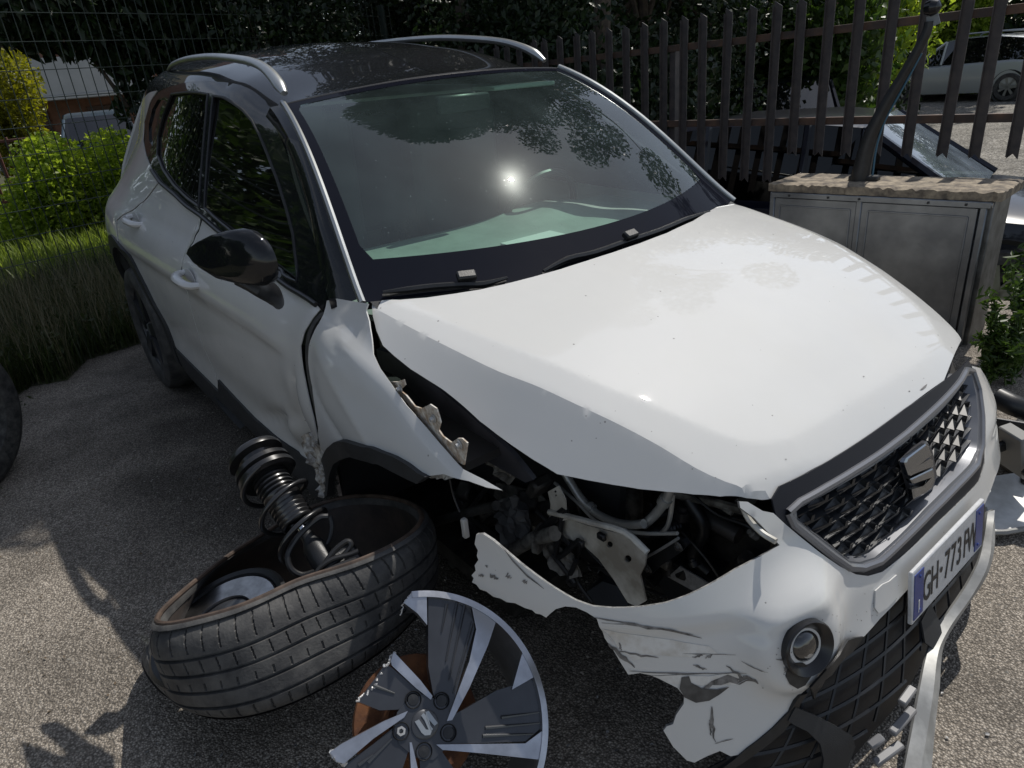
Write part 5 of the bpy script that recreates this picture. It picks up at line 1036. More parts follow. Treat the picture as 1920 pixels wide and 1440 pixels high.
for i, (a, b) in enumerate(((775, 1312), (828, 1314), (841, 1374), (795, 1409), (752, 1371))):
    c = PR(a, b, -.002); part('bolt_recess', *lathe([(.0155, .001), (.0148, .003), (.0135, .001), (.013, -.012), (0, -.012)], c, RAx, 24), BLACK if False else SATIN, rim)
    if i == 4: part('wheel_bolt', *lathe([(0, -.001), (.004, -.001), (.0045, .003), (.0085, .003), (.0092, -.01)], c, RAx, 6), ALU, rim)
    else: part('bolt_cap', *lathe([(0, .001), (.010, .0), (.012, -.004), (.012, -.012)], c, RAx, 24), SATIN, rim)
def fract(a, b, w, nn=9):
    r = np.random.default_rng(int(a[0])); P = [PR(a[0]+(b[0]-a[0])*t+r.uniform(-3, 3), a[1]+(b[1]-a[1])*t+r.uniform(-3, 3), -.006+r.uniform(-.006, .004)) for t in np.linspace(0, 1, nn)]
    part('fracture_edge', *tube(P, r.uniform(w*.3, w*.65, nn), 6), FRAC, rim, smooth=False)
fract((774, 1112), (760, 1128), .004); fract((760, 1128), (750, 1152), .003); fract((739, 1222), (722, 1250), .006); fract((722, 1250), (700, 1290), .004); fract((700, 1290), (667, 1316), .006); fract((621, 1410), (645, 1432), .012, 12)
# rusty brake disc under the rim
dk = thing('rusty_brake_disc', 'rusty orange brake disc showing beneath the broken rim', 'brake disc', RC*[1, 1, 0]+[-.1, -.05, 0]); setorg(dk, RC*[1, 1, 0]+[-.1, -.05, 0])
dcx = PR(782, 1350, -.085); part('friction_ring', *lathe([(.07, .0), (.120, .0), (.122, -.004), (.122, -.020), (.07, -.02)], dcx, RAx, 48), RUST, dk); part('disc_hat', *lathe([(0, .03), (.06, .03), (.07, .0)], dcx, RAx, 36), RUST, dk)
# tyre standing at the left edge of the picture
lt = thing('standing_tyre', 'dusty tyre at the left edge of the asphalt, only its tread in view', 'tyre', Gp(-20, 900)); setorg(lt, Gp(-20, 900))
g = Gp(8, 905); ax = np.array([-.5, -.86, 0.]); ax = RW @ CR*[1, 1, 0]; ax /= np.linalg.norm(ax); c = g-ax*.11+np.array([0, 0, .315])+(RW@CF*[1, 1, 0])*-.05
prof = [(.22, -.10), (.28, -.112), (.308, -.10), (.318, -.075)]
for i in range(5):
    h = -.07+.03*i; prof += [(.322, h), (.322, h+.022), (.314, h+.023), (.314, h+.029)]
prof += [(.322, .08), (.308, .10), (.28, .112), (.22, .10), (.215, 0)]
part('tread', *lathe(prof, c, ax, 64, close=True), mat('dusty_tyre', (.10, .098, .09), .75, col2=(.03, .03, .03), vscale=30, bump=.8, bscale=120), lt)
# ================================================================== debris at the right
bp_ = thing('torn_bumper_corner', 'torn white bumper panel lying on the ground past the car nose', 'bumper piece', Gp(1890, 960)); setorg(bp_, Gp(1890, 960))
P = np.array([Gp(a, b, h) for a, b, h in ((1845, 960, .02), (1850, 1000, .03), (1885, 998, .03), (1960, 990, .02), (1990, 930, .02), (1940, 880, .08), (1880, 842, .16), (1862, 850, .14))])
two = P[:, :2]; c2 = two.mean(0)
from_h = lambda a: np.stack([a[:, 0], a[:, 1], .03+.10*np.clip(((a-c2)@np.array([-.3, .9]))/.4+.2, 0, 1)**1.3], 1)
part('skin', *sheet(two, from_h, .03, th=.004, cam_=CW), PANELW, bp_)
part('torn_edge', *tube(from_h(resample(two[:4], .05, False)), .008, 6), mat('grey_torn_plastic', (.25, .25, .24), .6), bp_)
db = thing('black_plastic_debris', 'heap of broken black plastic liner past the car nose', 'debris', Gp(1930, 800)); setorg(db, Gp(1930, 800))
part('duct', *tube(np.array([Gp(1870, 745, .25), Gp(1900, 760, .24), Gp(1930, 772, .22), Gp(1990, 800, .2)]), .035, 10, sm=3), SATIN, db)
for i in range(14):
    q = np.random.default_rng(50+i); fA, fB, fD = frame(q.normal(size=3)); p = Gp(q.uniform(1885, 1960), q.uniform(790, 870), q.uniform(.03, .2)); part('broken_piece', *bbox_(p, q.uniform(.03, .16, 3)*[1, 1, .3], np.stack([fA, fB, fD], 1), b=.005), SATIN if i % 3 else mat('grey_torn_plastic', (.25, .25, .24), .6), db)
# ================================================================== metal cabinet with concrete top
zt = .715
cabR = Gp(1868, 358, zt); cabL = Gp(1450, 342, zt); vx = cabR-cabL; Lc = np.linalg.norm(vx[:2]); vx = vx/Lc; vx[2] = 0; vy = np.array([-vx[1], vx[0], 0])
Rc = np.stack([vx, vy, [0, 0, 1]], 1); DC = .30
cab = thing('metal_cabinet', 'low galvanised metal cabinet with two doors under a weathered stone top', 'cabinet', (cabL+vx*Lc/2)*[1, 1, 0]); setorg(cab, (cabL+vx*Lc/2)*[1, 1, 0])
GALV = mat('galvanised_sheet', (.27, .285, .30), .30, metal=.8, col2=(.15, .16, .175), vscale=3.2, bump=.12, bscale=14, dist=.01)
GALS = mat('streaked_sheet', (.20, .20, .195), .5, metal=.5, col2=(.09, .09, .085), vscale=12, bump=.2)
def cb(name, x, y, z, s, m, par=None, b=.004): c = cabL*[1, 1, 0]+vx*x+vy*y+np.array([0, 0, z]); return part(name, *bbox_(c, s, Rc, b=b), m, par or cab)
cb('body', Lc/2, DC/2+.01, .335, (Lc, DC-.02, .67), GALS)
w1 = Lc*.45
for x0, x1 in ((.02, w1-.01), (w1+.01, Lc-.05)):
    cx = (x0+x1)/2; ww = x1-x0; dd = cb('door', cx, -.004, .34, (ww, .012, .60), GALV)
    zl, zh = .10, .60
    for (a, b_, c_, d_) in ((cx, zh, ww*.86, .008), (cx, zl, ww*.86, .008)): cb('pressed_rib', a, -.012, b_, (c_, .006, d_), GALV, dd, b=.002)
    for a in (cx-ww*.43, cx+ww*.43): cb('pressed_rib', a, -.012, .35, (.008, .006, .5), GALV, dd, b=.002)
for x in (.008, w1, Lc-.03): cb('frame_post', x, -.006, .335, (.028, .022, .67), GALV)
cb('frame_rail', Lc/2, -.007, .655, (Lc, .024, .03), GALV)
for x in (.10, .30, w1, .75, .90): cb('rivet', x, -.022, .655, (.010, .006, .010), SATIN, b=.003)
dd = bpy.data.objects['door.001']
o_ = cabL*[1, 1, 0]+vx*(w1+.30)+np.array([0, 0, .40])-vy*.011
text('pressed_lettering', 'ACEA', .035, o_, (0, 0, -1), vx, -vy, GALV, dd, org=ORG[cab.name])
# stone top: rough slab
def slab(L, D, z0, z1, seed=0):
    g = np.random.default_rng(seed); nx, ny = 60, 16; X, Y = np.meshgrid(np.linspace(-.02, L+.03, nx), np.linspace(-.012, D, ny)); ed = (np.minimum(np.minimum(X+.02, L+.03-X), np.minimum(Y+.012, D-Y)) < .012)
    Z = z1+g.normal(0, .0012, X.shape)-ed*g.uniform(.002, .014, X.shape); Yj = Y+(Y < 0)*g.uniform(-.006, .006, X.shape)
    top = np.stack([X.ravel(), Yj.ravel(), Z.ravel()], 1); bot = top.copy(); bot[:, 2] = z0; N = nx*ny
    F1 = [(j*nx+i, j*nx+i+1, (j+1)*nx+i+1, (j+1)*nx+i) for j in range(ny-1) for i in range(nx-1)]
    bd = [i for i in range(nx)]+[j*nx+nx-1 for j in range(1, ny)]+[(ny-1)*nx+i for i in range(nx-2, -1, -1)]+[j*nx for j in range(ny-2, 0, -1)]
    F2 = [(bd[(i+1) % len(bd)], bd[i], bd[i]+N, bd[(i+1) % len(bd)]+N) for i in range(len(bd))]
    return np.vstack([top, bot]), F1+F2
V, Fc = slab(Lc, DC+.04, .672, zt); V = cabL*[1, 1, 0]+V[:, :1]*vx+V[:, 1:2]*vy+V[:, 2:3]*np.array([0, 0, 1])
part('stone_top', V, Fc, mat('weathered_concrete', (.36, .30, .22), .9, col2=(.12, .10, .08), vscale=22, bump=.8, bscale=70, detail=8), cab, ang=50)
# ================================================================== bent window frame resting on the cabinet
ff = thing('car_window_frame', 'bent black car window frame leaning up from the cabinet top', 'car part', cabL+vx*.42+vy*.12); setorg(ff, (cabL+vx*.42+vy*.12)*1)
pn_ = np.array([0, 1., 0]); q0 = cabL+vx*.4+vy*.16
def fp(L): return np.array([Pw(a, b, vy, q0) for a, b in L])
part('frame_bar', *tube(fp([(1612, 338), (1620, 300), (1630, 262), (1645, 228), (1665, 190), (1690, 148), (1715, 105), (1737, 62), (1742, 40)]), [.046, .040, .036, .032, .028, .024, .022, .020, .018], 10, sm=3, flat=1.), SATIN, ff)
part('rubber_edge', *tube(fp([(1636, 330), (1641, 290), (1648, 258), (1660, 225), (1680, 188), (1704, 145), (1728, 100)]), .005, 8, sm=3), mat('blue_film_edge', (.03, .10, .16), .3), ff)
part('frame_foot', *bbox_(fp([(1620, 338)])[0]+np.array([0, 0, .01]), (.14, .05, .03), Rc, b=.01), SATIN, ff)
part('corner_gusset', *extr([(0, 0), (.05, .02), (.035, .06), (-.01, .05)], .004, fp([(1738, 55)])[0], vx, (0, 0, 1), vy), mat('grey_gusset', (.2, .22, .23), .4), ff, smooth=False)
part('mirror_knob', *blob([(fp([(1748, 14)])[0]+vx*t*.035, (0, 0, r), (0, r, 0)) for t, r in ((-1, .005), (-.7, .026), (0, .036), (.7, .026), (1, .005))], 14), BLACK, ff)
# ================================================================== palisade railing
SC_ = 1.34; Pf = CW+SC_*(np.array([1.323, 2.466, 1.333])-CW); fdv = np.array([math.cos(.021), math.sin(.021), 0]); SPC = .125*SC_; fn = np.array([-fdv[1], fdv[0], 0])
z_lo, z_up, z_top = 1.333-SC_*.295, 1.333+SC_*.068, 1.333+SC_*.210
IRON = mat('rusty_brown_paint', (.085, .074, .070), .55, metal=.3, col2=(.050, .045, .048), vscale=16, bump=.3, bscale=60)
rail = thing('palisade_fence', 'brown painted steel railing with pointed vertical bars behind the car', 'fence', Pf*[1, 1, 0]); setorg(rail, Pf*[1, 1, 0]); fo = Pf*[1, 1, 0]
k0, k1 = -16, 19; Rf = np.stack([fdv, fn, [0, 0, 1]], 1)
def fpart(name, c, s, m=IRON, b=.002): return part(name, *bbox_(c, s, Rf, b=b), m, rail)
IRONR = mat('rusty_rail', (.13, .075, .05), .6, metal=.3, col2=(.06, .045, .04), vscale=10, bump=.3)
fpart('rail', fo+fdv*SPC*(k0+k1)/2+np.array([0, 0, z_up])+fn*.014, ((k1-k0)*SPC, .010, .042), IRONR); fpart('rail', fo+fdv*SPC*(0+k1)/2+np.array([0, 0, z_lo])+fn*.014, ((k1-0)*SPC, .03, .042), IRONR); fpart('rail', fo+fdv*SPC*(k0)/2+np.array([0, 0, z_lo])+fn*.014, (abs(k0)*SPC, .02, .042), IRONR)
fpart('post', fo+fdv*SPC*.28+fn*.045+np.array([0, 0, .72]), (.05, .05, 1.44))
def bar(zb):
    w, t = .050, .006; H = z_top; lw = .007
    pts = [(-w/2, zb+.018), (0, zb), (w/2, zb+.018)] if False else [(-w/2, zb), (-w*.02, zb+.014), (w/2, zb)]
    prof = [(-w/2, zb), (0, zb+.024), (w/2, zb-.004), (w/2, H-.030), (-w/2, H)]
    V, Fc = extr(prof, t, (0, 0, 0), (1, 0, 0), (0, 0, 1), (0, 1, 0)); V2, F2 = box((-w/2+.002, -.008, (zb+H)/2-.01), (.004, .022, H-zb-.04)); return join((V, Fc), (V2, F2))
mA = mkmesh('bar', *bar(.565), IRON, smooth=False); mB = mkmesh('bar', *bar(.745), IRON, smooth=False); mC = mkmesh('bar', *bar(.05), IRON, smooth=False)
rj = np.random.default_rng(4)
for k in range(k0, k1+1):
    o = bpy.data.objects.new('bar', mC if k < 2 else (mA if k < 6 else mB)); link(o, rail); p = fdv*SPC*k-fn*.012; o.location = p+np.array([0, 0, rj.normal(0, .003)]); o.rotation_euler = (rj.normal(0, .006), rj.normal(0, .006), math.atan2(fdv[1], fdv[0]))
# ================================================================== welded mesh fence
md = np.array([math.cos(math.radians(104.2)), math.sin(math.radians(104.2)), 0]); mn = np.array([-md[1], md[0], 0])
dpt = RW @ ray(100, 250); mp0 = CW+dpt*(5.5/(dpt@(RW@CF))); mp0 = mp0*[1, 1, 0]
mf = thing('mesh_fence', 'dark green welded wire mesh fence behind the rear of the car', 'fence', mp0); setorg(mf, mp0)
GW = mat('dark_green_wire', (.035, .048, .042), .45, metal=.2)
def stick(a, b, r): return tube(np.array([a, b]), r, 5, cap=False)
gs = []; tr = RW@CF
sv = .088; zs = np.arange(.12, 2.25, .2)
for i in range(-30, 46): p = mp0+md*sv*i; gs.append(stick(p+[0, 0, .02], p+[0, 0, 2.23], .0038))
o = part('vertical_wires', *join(*gs), GW, mf); o['kind'] = 'stuff'; gs = []
for z in zs:
    a, b = mp0-md*sv*30, mp0+md*sv*45; part('horizontal_wire', *join(stick(a+[0, 0, z]-mn*.005, b+[0, 0, z]-mn*.005, .0034)), GW, mf)
for i in (-28, -1+30, 44): p = mp0+md*sv*i+mn*.03; part('post', *bbox_(p+[0, 0, 1.12], (.04, .06, 2.24), np.stack([md, mn, [0, 0, 1]], 1), b=.003), GW, mf)
# ================================================================== vegetation
def leafmat(name, c, c2, trans=.35):
    m = bpy.data.materials.new(name); m.use_nodes = True; n = m.node_tree.nodes; l = m.node_tree.links.new; b = n['Principled BSDF']; b.inputs['Roughness'].default_value = .42; b.inputs['Specular IOR Level'].default_value = .4
    g = n.new('ShaderNodeNewGeometry'); r = n.new('ShaderNodeValToRGB'); r.color_ramp.elements[0].color = (*c2, 1); r.color_ramp.elements[1].color = (*c, 1); l(g.outputs['Random Per Island'], r.inputs[0]); l(r.outputs[0], b.inputs['Base Color'])
    t = n.new('ShaderNodeBsdfTranslucent'); hs_ = n.new('ShaderNodeHueSaturation'); hs_.inputs['Value'].default_value = 1.5; hs_.inputs['Saturation'].default_value = 1.1; l(r.outputs[0], hs_.inputs['Color']); l(hs_.outputs[0], t.inputs['Color'])
    ms_ = n.new('ShaderNodeMixShader'); ms_.inputs[0].default_value = trans; l(b.outputs[0], ms_.inputs[1]); l(t.outputs[0], ms_.inputs[2]); l(ms_.outputs[0], n['Material Output'].inputs['Surface']); return m
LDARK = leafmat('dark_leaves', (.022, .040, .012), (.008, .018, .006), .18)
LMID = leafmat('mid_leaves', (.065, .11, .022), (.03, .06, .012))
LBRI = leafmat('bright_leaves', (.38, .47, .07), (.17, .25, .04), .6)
LYEL = leafmat('yellow_green_leaves', (.27, .26, .03), (.13, .14, .015), .45)
LRED = leafmat('reddish_leaves', (.15, .09, .03), (.10, .045, .02), .35)
BARK = mat('bark', (.09, .07, .05), .9, col2=(.035, .028, .022), vscale=14, bump=.8, bscale=30)
def leaves(cent, rad, n, size, seed, shape='oval', droop=0., asp=.55, shell=.35):
    g = np.random.default_rng(seed); cent = np.asarray(cent, float).reshape(-1, 3); rad = np.asarray(rad, float).reshape(-1, 3); vol = rad.prod(1); pk = g.choice(len(cent), n, p=vol/vol.sum())
    d = g.normal(size=(n, 3)); d /= np.linalg.norm(d, axis=1, keepdims=True); rr = g.uniform(shell**3, 1, n)**(1/3)*g.uniform(.9, 1.06, n); C = cent[pk]+d*rad[pk]*rr[:, None]
    a = g.normal(size=(n, 3)); a[:, 2] -= droop; a /= np.linalg.norm(a, axis=1, keepdims=True); b = np.cross(a, g.normal(size=(n, 3))); b /= np.linalg.norm(b, axis=1, keepdims=True); c = np.cross(a, b)
    s = size*g.uniform(.6, 1.3, n)[:, None]; T = [(-.5, 0, 0), (-.1, .5, .12), (.5, 0, 0), (-.1, -.5, .12)]
    V = np.stack([C+s*(x*a+y*asp*b+z*c) for x, y, z in T], 1).reshape(-1, 3); k = np.arange(n)*4; F1 = np.stack([k, k+1, k+2], 1); F2 = np.stack([k, k+2, k+3], 1); return V, np.concatenate([F1, F2])
def fastmesh(name, V, Fc, m):
    me = bpy.data.meshes.new(name); nf = len(Fc); me.vertices.add(len(V)); me.vertices.foreach_set('co', np.asarray(V, np.float32).ravel()); me.loops.add(nf*3); me.loops.foreach_set('vertex_index', np.asarray(Fc, np.int32).ravel())
    me.polygons.add(nf); me.polygons.foreach_set('loop_start', np.arange(nf, dtype=np.int32)*3); me.update(calc_edges=True); me.materials.append(m); return me
def crown(root, cent, rad, n, size, m, seed, **k):
    V, Fc = leaves(cent, rad, n, size, seed, **k); o = bpy.data.objects.new('crown', fastmesh('crown', V-ORG[root.name], Fc, m)); link(o, root); return o
def tree(name, base, h, cr, n, size, m, label, cat='tree', group=None, seed=0, clumps=14, low=.25, tr=.14, droop=.2):
    base = np.array(base, float); t = thing(name, label, cat, base, group); setorg(t, base); g = np.random.default_rng(seed)
    cent = []; rad = []
    for i in range(clumps):
        z = h*g.uniform(low, .92); w = cr*(1-.35*abs(z/h-.55)/.45); a = g.uniform(0, 6.3); q = g.uniform(.2, .85)*w; cent.append(base+[q*math.cos(a), q*math.sin(a), z]); rad.append(np.array([1, 1, .8])*cr*g.uniform(.32, .55))
    crown(t, cent, rad, n, size, m, seed, droop=droop)
    P = [base+[0, 0, -.1], base+[.03*h, 0, h*.3], base+[.0, .02*h, h*.6], base+[.02*h, 0, h*.85]]; part('trunk', *tube(P, [tr, tr*.8, tr*.5, tr*.2], 8, sm=3), BARK, t)
    lb = [tube([P[1]*(1-f)+P[2]*f, (P[1]*(1-f)+P[2]*f+c)/2+[0, 0, -.1], c], [tr*.4, tr*.25, tr*.08], 5) for f, c in zip(np.linspace(0, 1, min(8, clumps)), cent)]
    part('limbs', *join(*lb), BARK, t); return t
def bush(name, base, r, n, size, m, label, cat='bush', seed=0, group=None, clumps=7, droop=0.):
    base = np.array(base, float); t = thing(name, label, cat, base, group); setorg(t, base); g = np.random.default_rng(seed); r = np.array(r, float)
    cent = [base+[r[0]*g.uniform(-.6, .6), r[1]*g.uniform(-.6, .6), r[2]*g.uniform(.25, .95)] for _ in range(clumps)]; rad = [r*[.5, .5, .42]*g.uniform(.6, 1.1) for _ in range(clumps)]
    crown(t, cent, rad, n, size, m, seed, droop=droop); part('stems', *join(*[tube([base+[g.uniform(-.1, .1), g.uniform(-.1, .1), 0], c], [.015, .005], 5) for c in cent]), BARK, t); return t
# dark trees right behind the car
for i, (b, h, cr, n, s, lo) in enumerate((((-1.1, 4.3, -.4), 8.6, 2.0, 50000, .11, .52), ((-1.9, 5.9, -.5), 5.0, 1.7, 30000, .085, .05), ((-3.4, 8.2, -.5), 6.0, 2.0, 20000, .12, .06), ((-4.9, 5.6, 0), 4.8, 1.8, 20000, .10, .06), ((-6.2, 9.0, -.5), 7.5, 2.7, 16000, .16, .08), ((-4.2, 13.5, -.5), 8.2, 2.6, 16000, .16, .08), ((-9.5, 11.0, -.5), 9.0, 3.4, 16000, .2, .05), ((-2.9, 4.1, -.4), 7.6, 1.6, 16000, .11, .5))):
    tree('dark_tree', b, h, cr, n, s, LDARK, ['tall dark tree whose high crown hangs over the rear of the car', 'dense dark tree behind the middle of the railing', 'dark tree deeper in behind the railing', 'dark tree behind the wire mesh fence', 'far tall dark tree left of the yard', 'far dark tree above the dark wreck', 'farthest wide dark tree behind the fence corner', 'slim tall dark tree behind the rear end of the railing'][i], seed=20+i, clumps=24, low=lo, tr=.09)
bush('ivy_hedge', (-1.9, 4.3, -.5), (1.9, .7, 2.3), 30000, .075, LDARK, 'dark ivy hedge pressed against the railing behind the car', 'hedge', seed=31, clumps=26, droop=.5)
bush('ivy_hedge', (-3.9, 2.6, 0), (.9, 1.0, 2.4), 14000, .075, LDARK, 'dark hedge in the corner where mesh fence and railing meet', 'hedge', seed=32, clumps=16, droop=.5)
hb = thing('hanging_branch', 'leafy branch reaching out over the railing above the left front of the car', 'branch', (.6, 4.9, 3.0)); setorg(hb, (.6, 4.9, 3.0))
HC = [(.3, 4.6, 4.7), (.55, 4.9, 4.2), (1.0, 5.2, 3.9), (.95, 4.35, 4.9), (1.45, 5.75, 3.35), (-.3, 4.0, 5.0), (.1, 5.3, 4.2), (1.2, 5.0, 4.4), (-.8, 3.6, 4.9)]
crown(hb, HC, [(.42, .42, .36)]*9, 5200, .085, LDARK, 75, droop=.5, shell=.1); part('limbs', *join(*[tube([(-1.0, 4.6, 4.0), (np.array(c)+[-1.0, 4.6, 4.0])/2+[0, 0, .15], c], [.03, .02, .006], 6) for c in HC]), BARK, hb)
hb2 = thing('high_branch', 'dense high branch reaching over the rear of the car', 'branch', (-1.2, 3.6, 5.0)); setorg(hb2, (-1.2, 3.6, 5.0))
HC2 = [(-.8, 3.5, 6.4), (-.5, 2.9, 5.5), (-1.1, 3.9, 6.9), (-1.5, 3.2, 6.2), (-.35, 3.5, 6.4), (-1.9, 3.6, 6.6), (-.1, 3.0, 5.6)]
crown(hb2, HC2, [(.75, .75, .5)]*7, 22000, .11, LDARK, 77, droop=.3, shell=.0); part('limbs', *join(*[tube([(-1.3, 4.2, 5.0), c], [.03, .008], 6) for c in HC2]), BARK, hb2)
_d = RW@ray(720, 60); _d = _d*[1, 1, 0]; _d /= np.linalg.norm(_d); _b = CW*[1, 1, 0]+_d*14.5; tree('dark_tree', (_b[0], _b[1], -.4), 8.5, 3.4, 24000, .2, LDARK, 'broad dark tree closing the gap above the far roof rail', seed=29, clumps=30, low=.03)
# yard side foliage
def gy(px, py): return Pw(px, py, (0, -YS, 1), (0, 3.62, -.5))
bush('ivy_mass', gy(1780, 176), (1.1, .9, 3.0), 16000, .13, LBRI, 'bright green ivy column left of the silver car', 'ivy', seed=41, clumps=14, droop=.6)
bush('leafy_bush', (-2.6, 9.6, -.5), (2.4, .9, 2.4), 13000, .14, LMID, 'green bush behind the dark wreck', 'bush', seed=42, clumps=16, droop=.4)
bush('reddish_bush', Gp(1575, 150, -.5)*0+np.array([-3.6, 11.2, -.5]), (1.3, .8, 2.4), 5000, .13, LRED, 'reddish leaved bush between the green ones in the yard', 'bush', seed=43, clumps=8, droop=.4)
bush('leafy_bush', (-3.9, 14.5, -.5), (1.7, 1.0, 3.2), 9000, .17, LBRI, 'sunlit bush behind the railing above the dark wreck', 'bush', seed=44, clumps=12, droop=.4)
for i, (b, h) in enumerate((((-6, 23, -.5), 9), ((-1, 27, -.5), 8), ((6, 26, -.5), 9), ((-12, 20, -.5), 10), ((2.6, 23, -.5), 8))): tree('far_tree', b, h, 3.6, 12000, .30, LDARK if i < 2 else LMID, ['far tree behind the silver car roof', 'far tree at the top right corner', 'far tree beyond the right edge', 'far tree behind the building side of the yard', 'far tree just right of the silver car'][i], seed=60+i, clumps=20, low=.05)
bush('far_hedge', (-1.2, 22.5, -.5), (4.0, 1.0, 3.2), 9000, .26, LDARK, 'dark hedge across the yard behind the silver car', 'hedge', seed=48, clumps=16)
# hanging branches at the top left, in front of the building
bt = thing('overhanging_branch', 'dark leafy branches hanging down behind the mesh fence at top left', 'branch', mp0+np.array([-1.2, -.2, 0])); setorg(bt, mp0+np.array([-1.2, -.2, 0]))
def mw(px, py, back): return Pw(px, py, mn, mp0+mn*back*(1 if mn@(RW@CF) > 0 else -1))
cent = []; rad = []
for px, py, rx, rz in ((30, 30, .35, .28), (110, 60, .40, .26), (190, 40, .35, .25), (270, 60, .40, .35), (330, 60, .4, .4), (150, 88, .16, .12), (95, 95, .07, .06), (215, 110, .2, .2), (255, 150, .2, .3), (400, 50, .4, .4), (470, 60, .4, .4), (540, 50, .4, .4), (240, 200, .14, .2), (60, -20, .6, .3), (300, -20, .7, .3), (500, -20, .7, .3), (300, 130, .3, .3), (380, 110, .3, .3)):
    c = mw(px, py, .9); cent.append(c); rad.append((rx, rx, rz))
crown(bt, cent, rad, 11000, .15, LDARK, 71, droop=1.2, asp=.42)
part('limbs', *join(*[tube([cent[i], (cent[i]+cent[i+1])/2+[0, 0, .1], cent[i+1]], [.02, .015, .01], 6) for i in range(0, len(cent)-1)]), BARK, bt)
for i, (px, py, w) in enumerate(((70, 318, .70), (150, 303, .70), (225, 290, .60))):
    p = mw(px, py, 3.2); bush('bright_shrub', p*[1, 1, 0], (w, w, p[2]*1.02+.05), 7000, .075, LBRI, ['sunlit shrub behind the mesh fence, left one', 'sunlit shrub behind the mesh fence, middle one', 'sunlit shrub behind the mesh fence beside the car tail'][i], seed=80+i, clumps=12)
p = mw(20, 225, 14); bush('conifer', p*[1, 1, 0], (1.1, 1.1, p[2]+1.1), 9000, .12, LYEL, 'yellow green conifer at the left edge before the building', 'conifer', seed=85, clumps=10)
# weeds by the cabinet
def weed(name, base, h, n, label, seed):
    base = np.array(base, float); t = thing(name, label, 'weed', base); setorg(t, base); g = np.random.default_rng(seed); C = []; st = []
    for i in range(n):
        a = g.uniform(0, 6.3); top = base+[h*.35*math.cos(a)*g.uniform(.2, 1), h*.35*math.sin(a)*g.uniform(.2, 1), h*g.uniform(.6, 1)]; b0 = base+[g.uniform(-.05, .05), g.uniform(-.05, .05), 0]; mid = (b0+top)/2+[0, 0, .05*h]; st.append(tube([b0, mid, top], [.004, .003, .0015], 5, sm=3)); C += list(spline([b0, mid, top], 8)[3:])
    part('stems', *join(*st), LM if False else mat('green_stem', (.07, .11, .03), .6), t); V, Fc = leaves(C, np.full((len(C), 3), .035), len(C)*9, .05, seed, asp=.3); o = bpy.data.objects.new('leaves', fastmesh('leaves', V-base, Fc, LMID)); link(o, t)
weed('weed', Gp(1895, 690), .50, 8, 'tall green weed at the near corner of the cabinet', 91); weed('weed', Gp(1870, 720), .28, 7, 'low weed between the car nose and the cabinet', 92); weed('weed', Gp(1925, 640), .6, 8, 'tall weed at the right edge beside the cabinet', 93)
# grass
def grass(name, n, region, h0, h1, m, seed, label, w=.0035, lean=.35, z=0.):
    g = np.random.default_rng(seed); P = np.zeros((0, 2)); 
    while len(P) < n:
        q = np.stack([g.uniform(region[0], region[1], n), g.uniform(region[2], region[3], n)], 1); q = q[pip(q, np.array(GE))]; P = np.vstack([P, q])
    P = P[:n]; h = g.uniform(h0, h1, n)**1.0; a = g.uniform(0, 6.3, n); l = g.uniform(.1, 1, n)*lean*h; dx = np.stack([np.cos(a), np.sin(a)], 1); sx = np.stack([-np.sin(a), np.cos(a)], 1)*w*g.uniform(.6, 1.6, n)[:, None]
    def lev(f, wf): c = np.concatenate([P+dx*(l*f*f)[:, None], (z+h*f*(1-.25*f*lean))[:, None]], 1); s = np.concatenate([sx*wf, np.zeros((n, 1))], 1); return c-s, c+s
    A = lev(0, 1); B = lev(.5, .85); C = lev(1, .05); V = np.stack([A[0], A[1], B[0], B[1], C[0], C[1]], 1).reshape(-1, 3); k = np.arange(n)*6
    Fc = np.concatenate([np.stack(t, 1) for t in ((k, k+1, k+3), (k, k+3, k+2), (k+2, k+3, k+5), (k+2, k+5, k+4))]); o = bpy.data.objects.new(name, fastmesh(name, V, Fc, m)); link(o); o['kind'] = 'stuff'; tag(o, label, 'grass'); return o
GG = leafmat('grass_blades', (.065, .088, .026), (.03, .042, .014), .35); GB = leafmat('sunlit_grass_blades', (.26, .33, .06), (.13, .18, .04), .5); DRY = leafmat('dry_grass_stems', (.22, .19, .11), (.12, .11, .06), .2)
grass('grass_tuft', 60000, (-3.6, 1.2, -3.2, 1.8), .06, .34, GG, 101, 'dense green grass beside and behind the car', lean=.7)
grass('dry_grass', 6500, (-2.6, .7, -2.6, .2), .25, .62, DRY, 102, 'long dry grass stems at the asphalt edge', w=.0014, lean=.5)
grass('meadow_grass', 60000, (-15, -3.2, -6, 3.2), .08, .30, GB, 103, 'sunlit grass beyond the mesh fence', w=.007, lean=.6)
grass('grass_fringe', 5000, (-.6, .9, -2.4, -.2), .05, .22, GG, 104, 'short grass creeping over the asphalt edge', w=.003, lean=.9)
g_ = np.random.default_rng(140); cc_ = np.stack([g_.uniform(-2.6, 1.0, 900), g_.uniform(-2.6, 1.2, 900), g_.uniform(.04, .22, 900)], 1); cc_ = cc_[pip(cc_[:, :2], np.array(GE))]
V, Fc = leaves(cc_, np.full((len(cc_), 3), .07), len(cc_)*16, .045, 141, asp=.45); o = bpy.data.objects.new('weeds', fastmesh('weeds', V, Fc, leafmat('weed_leaves', (.07, .085, .028), (.03, .045, .014), .3))); link(o); o['kind'] = 'stuff'; tag(o, 'low broad leaved weeds mixed into the shaded grass', 'weeds')
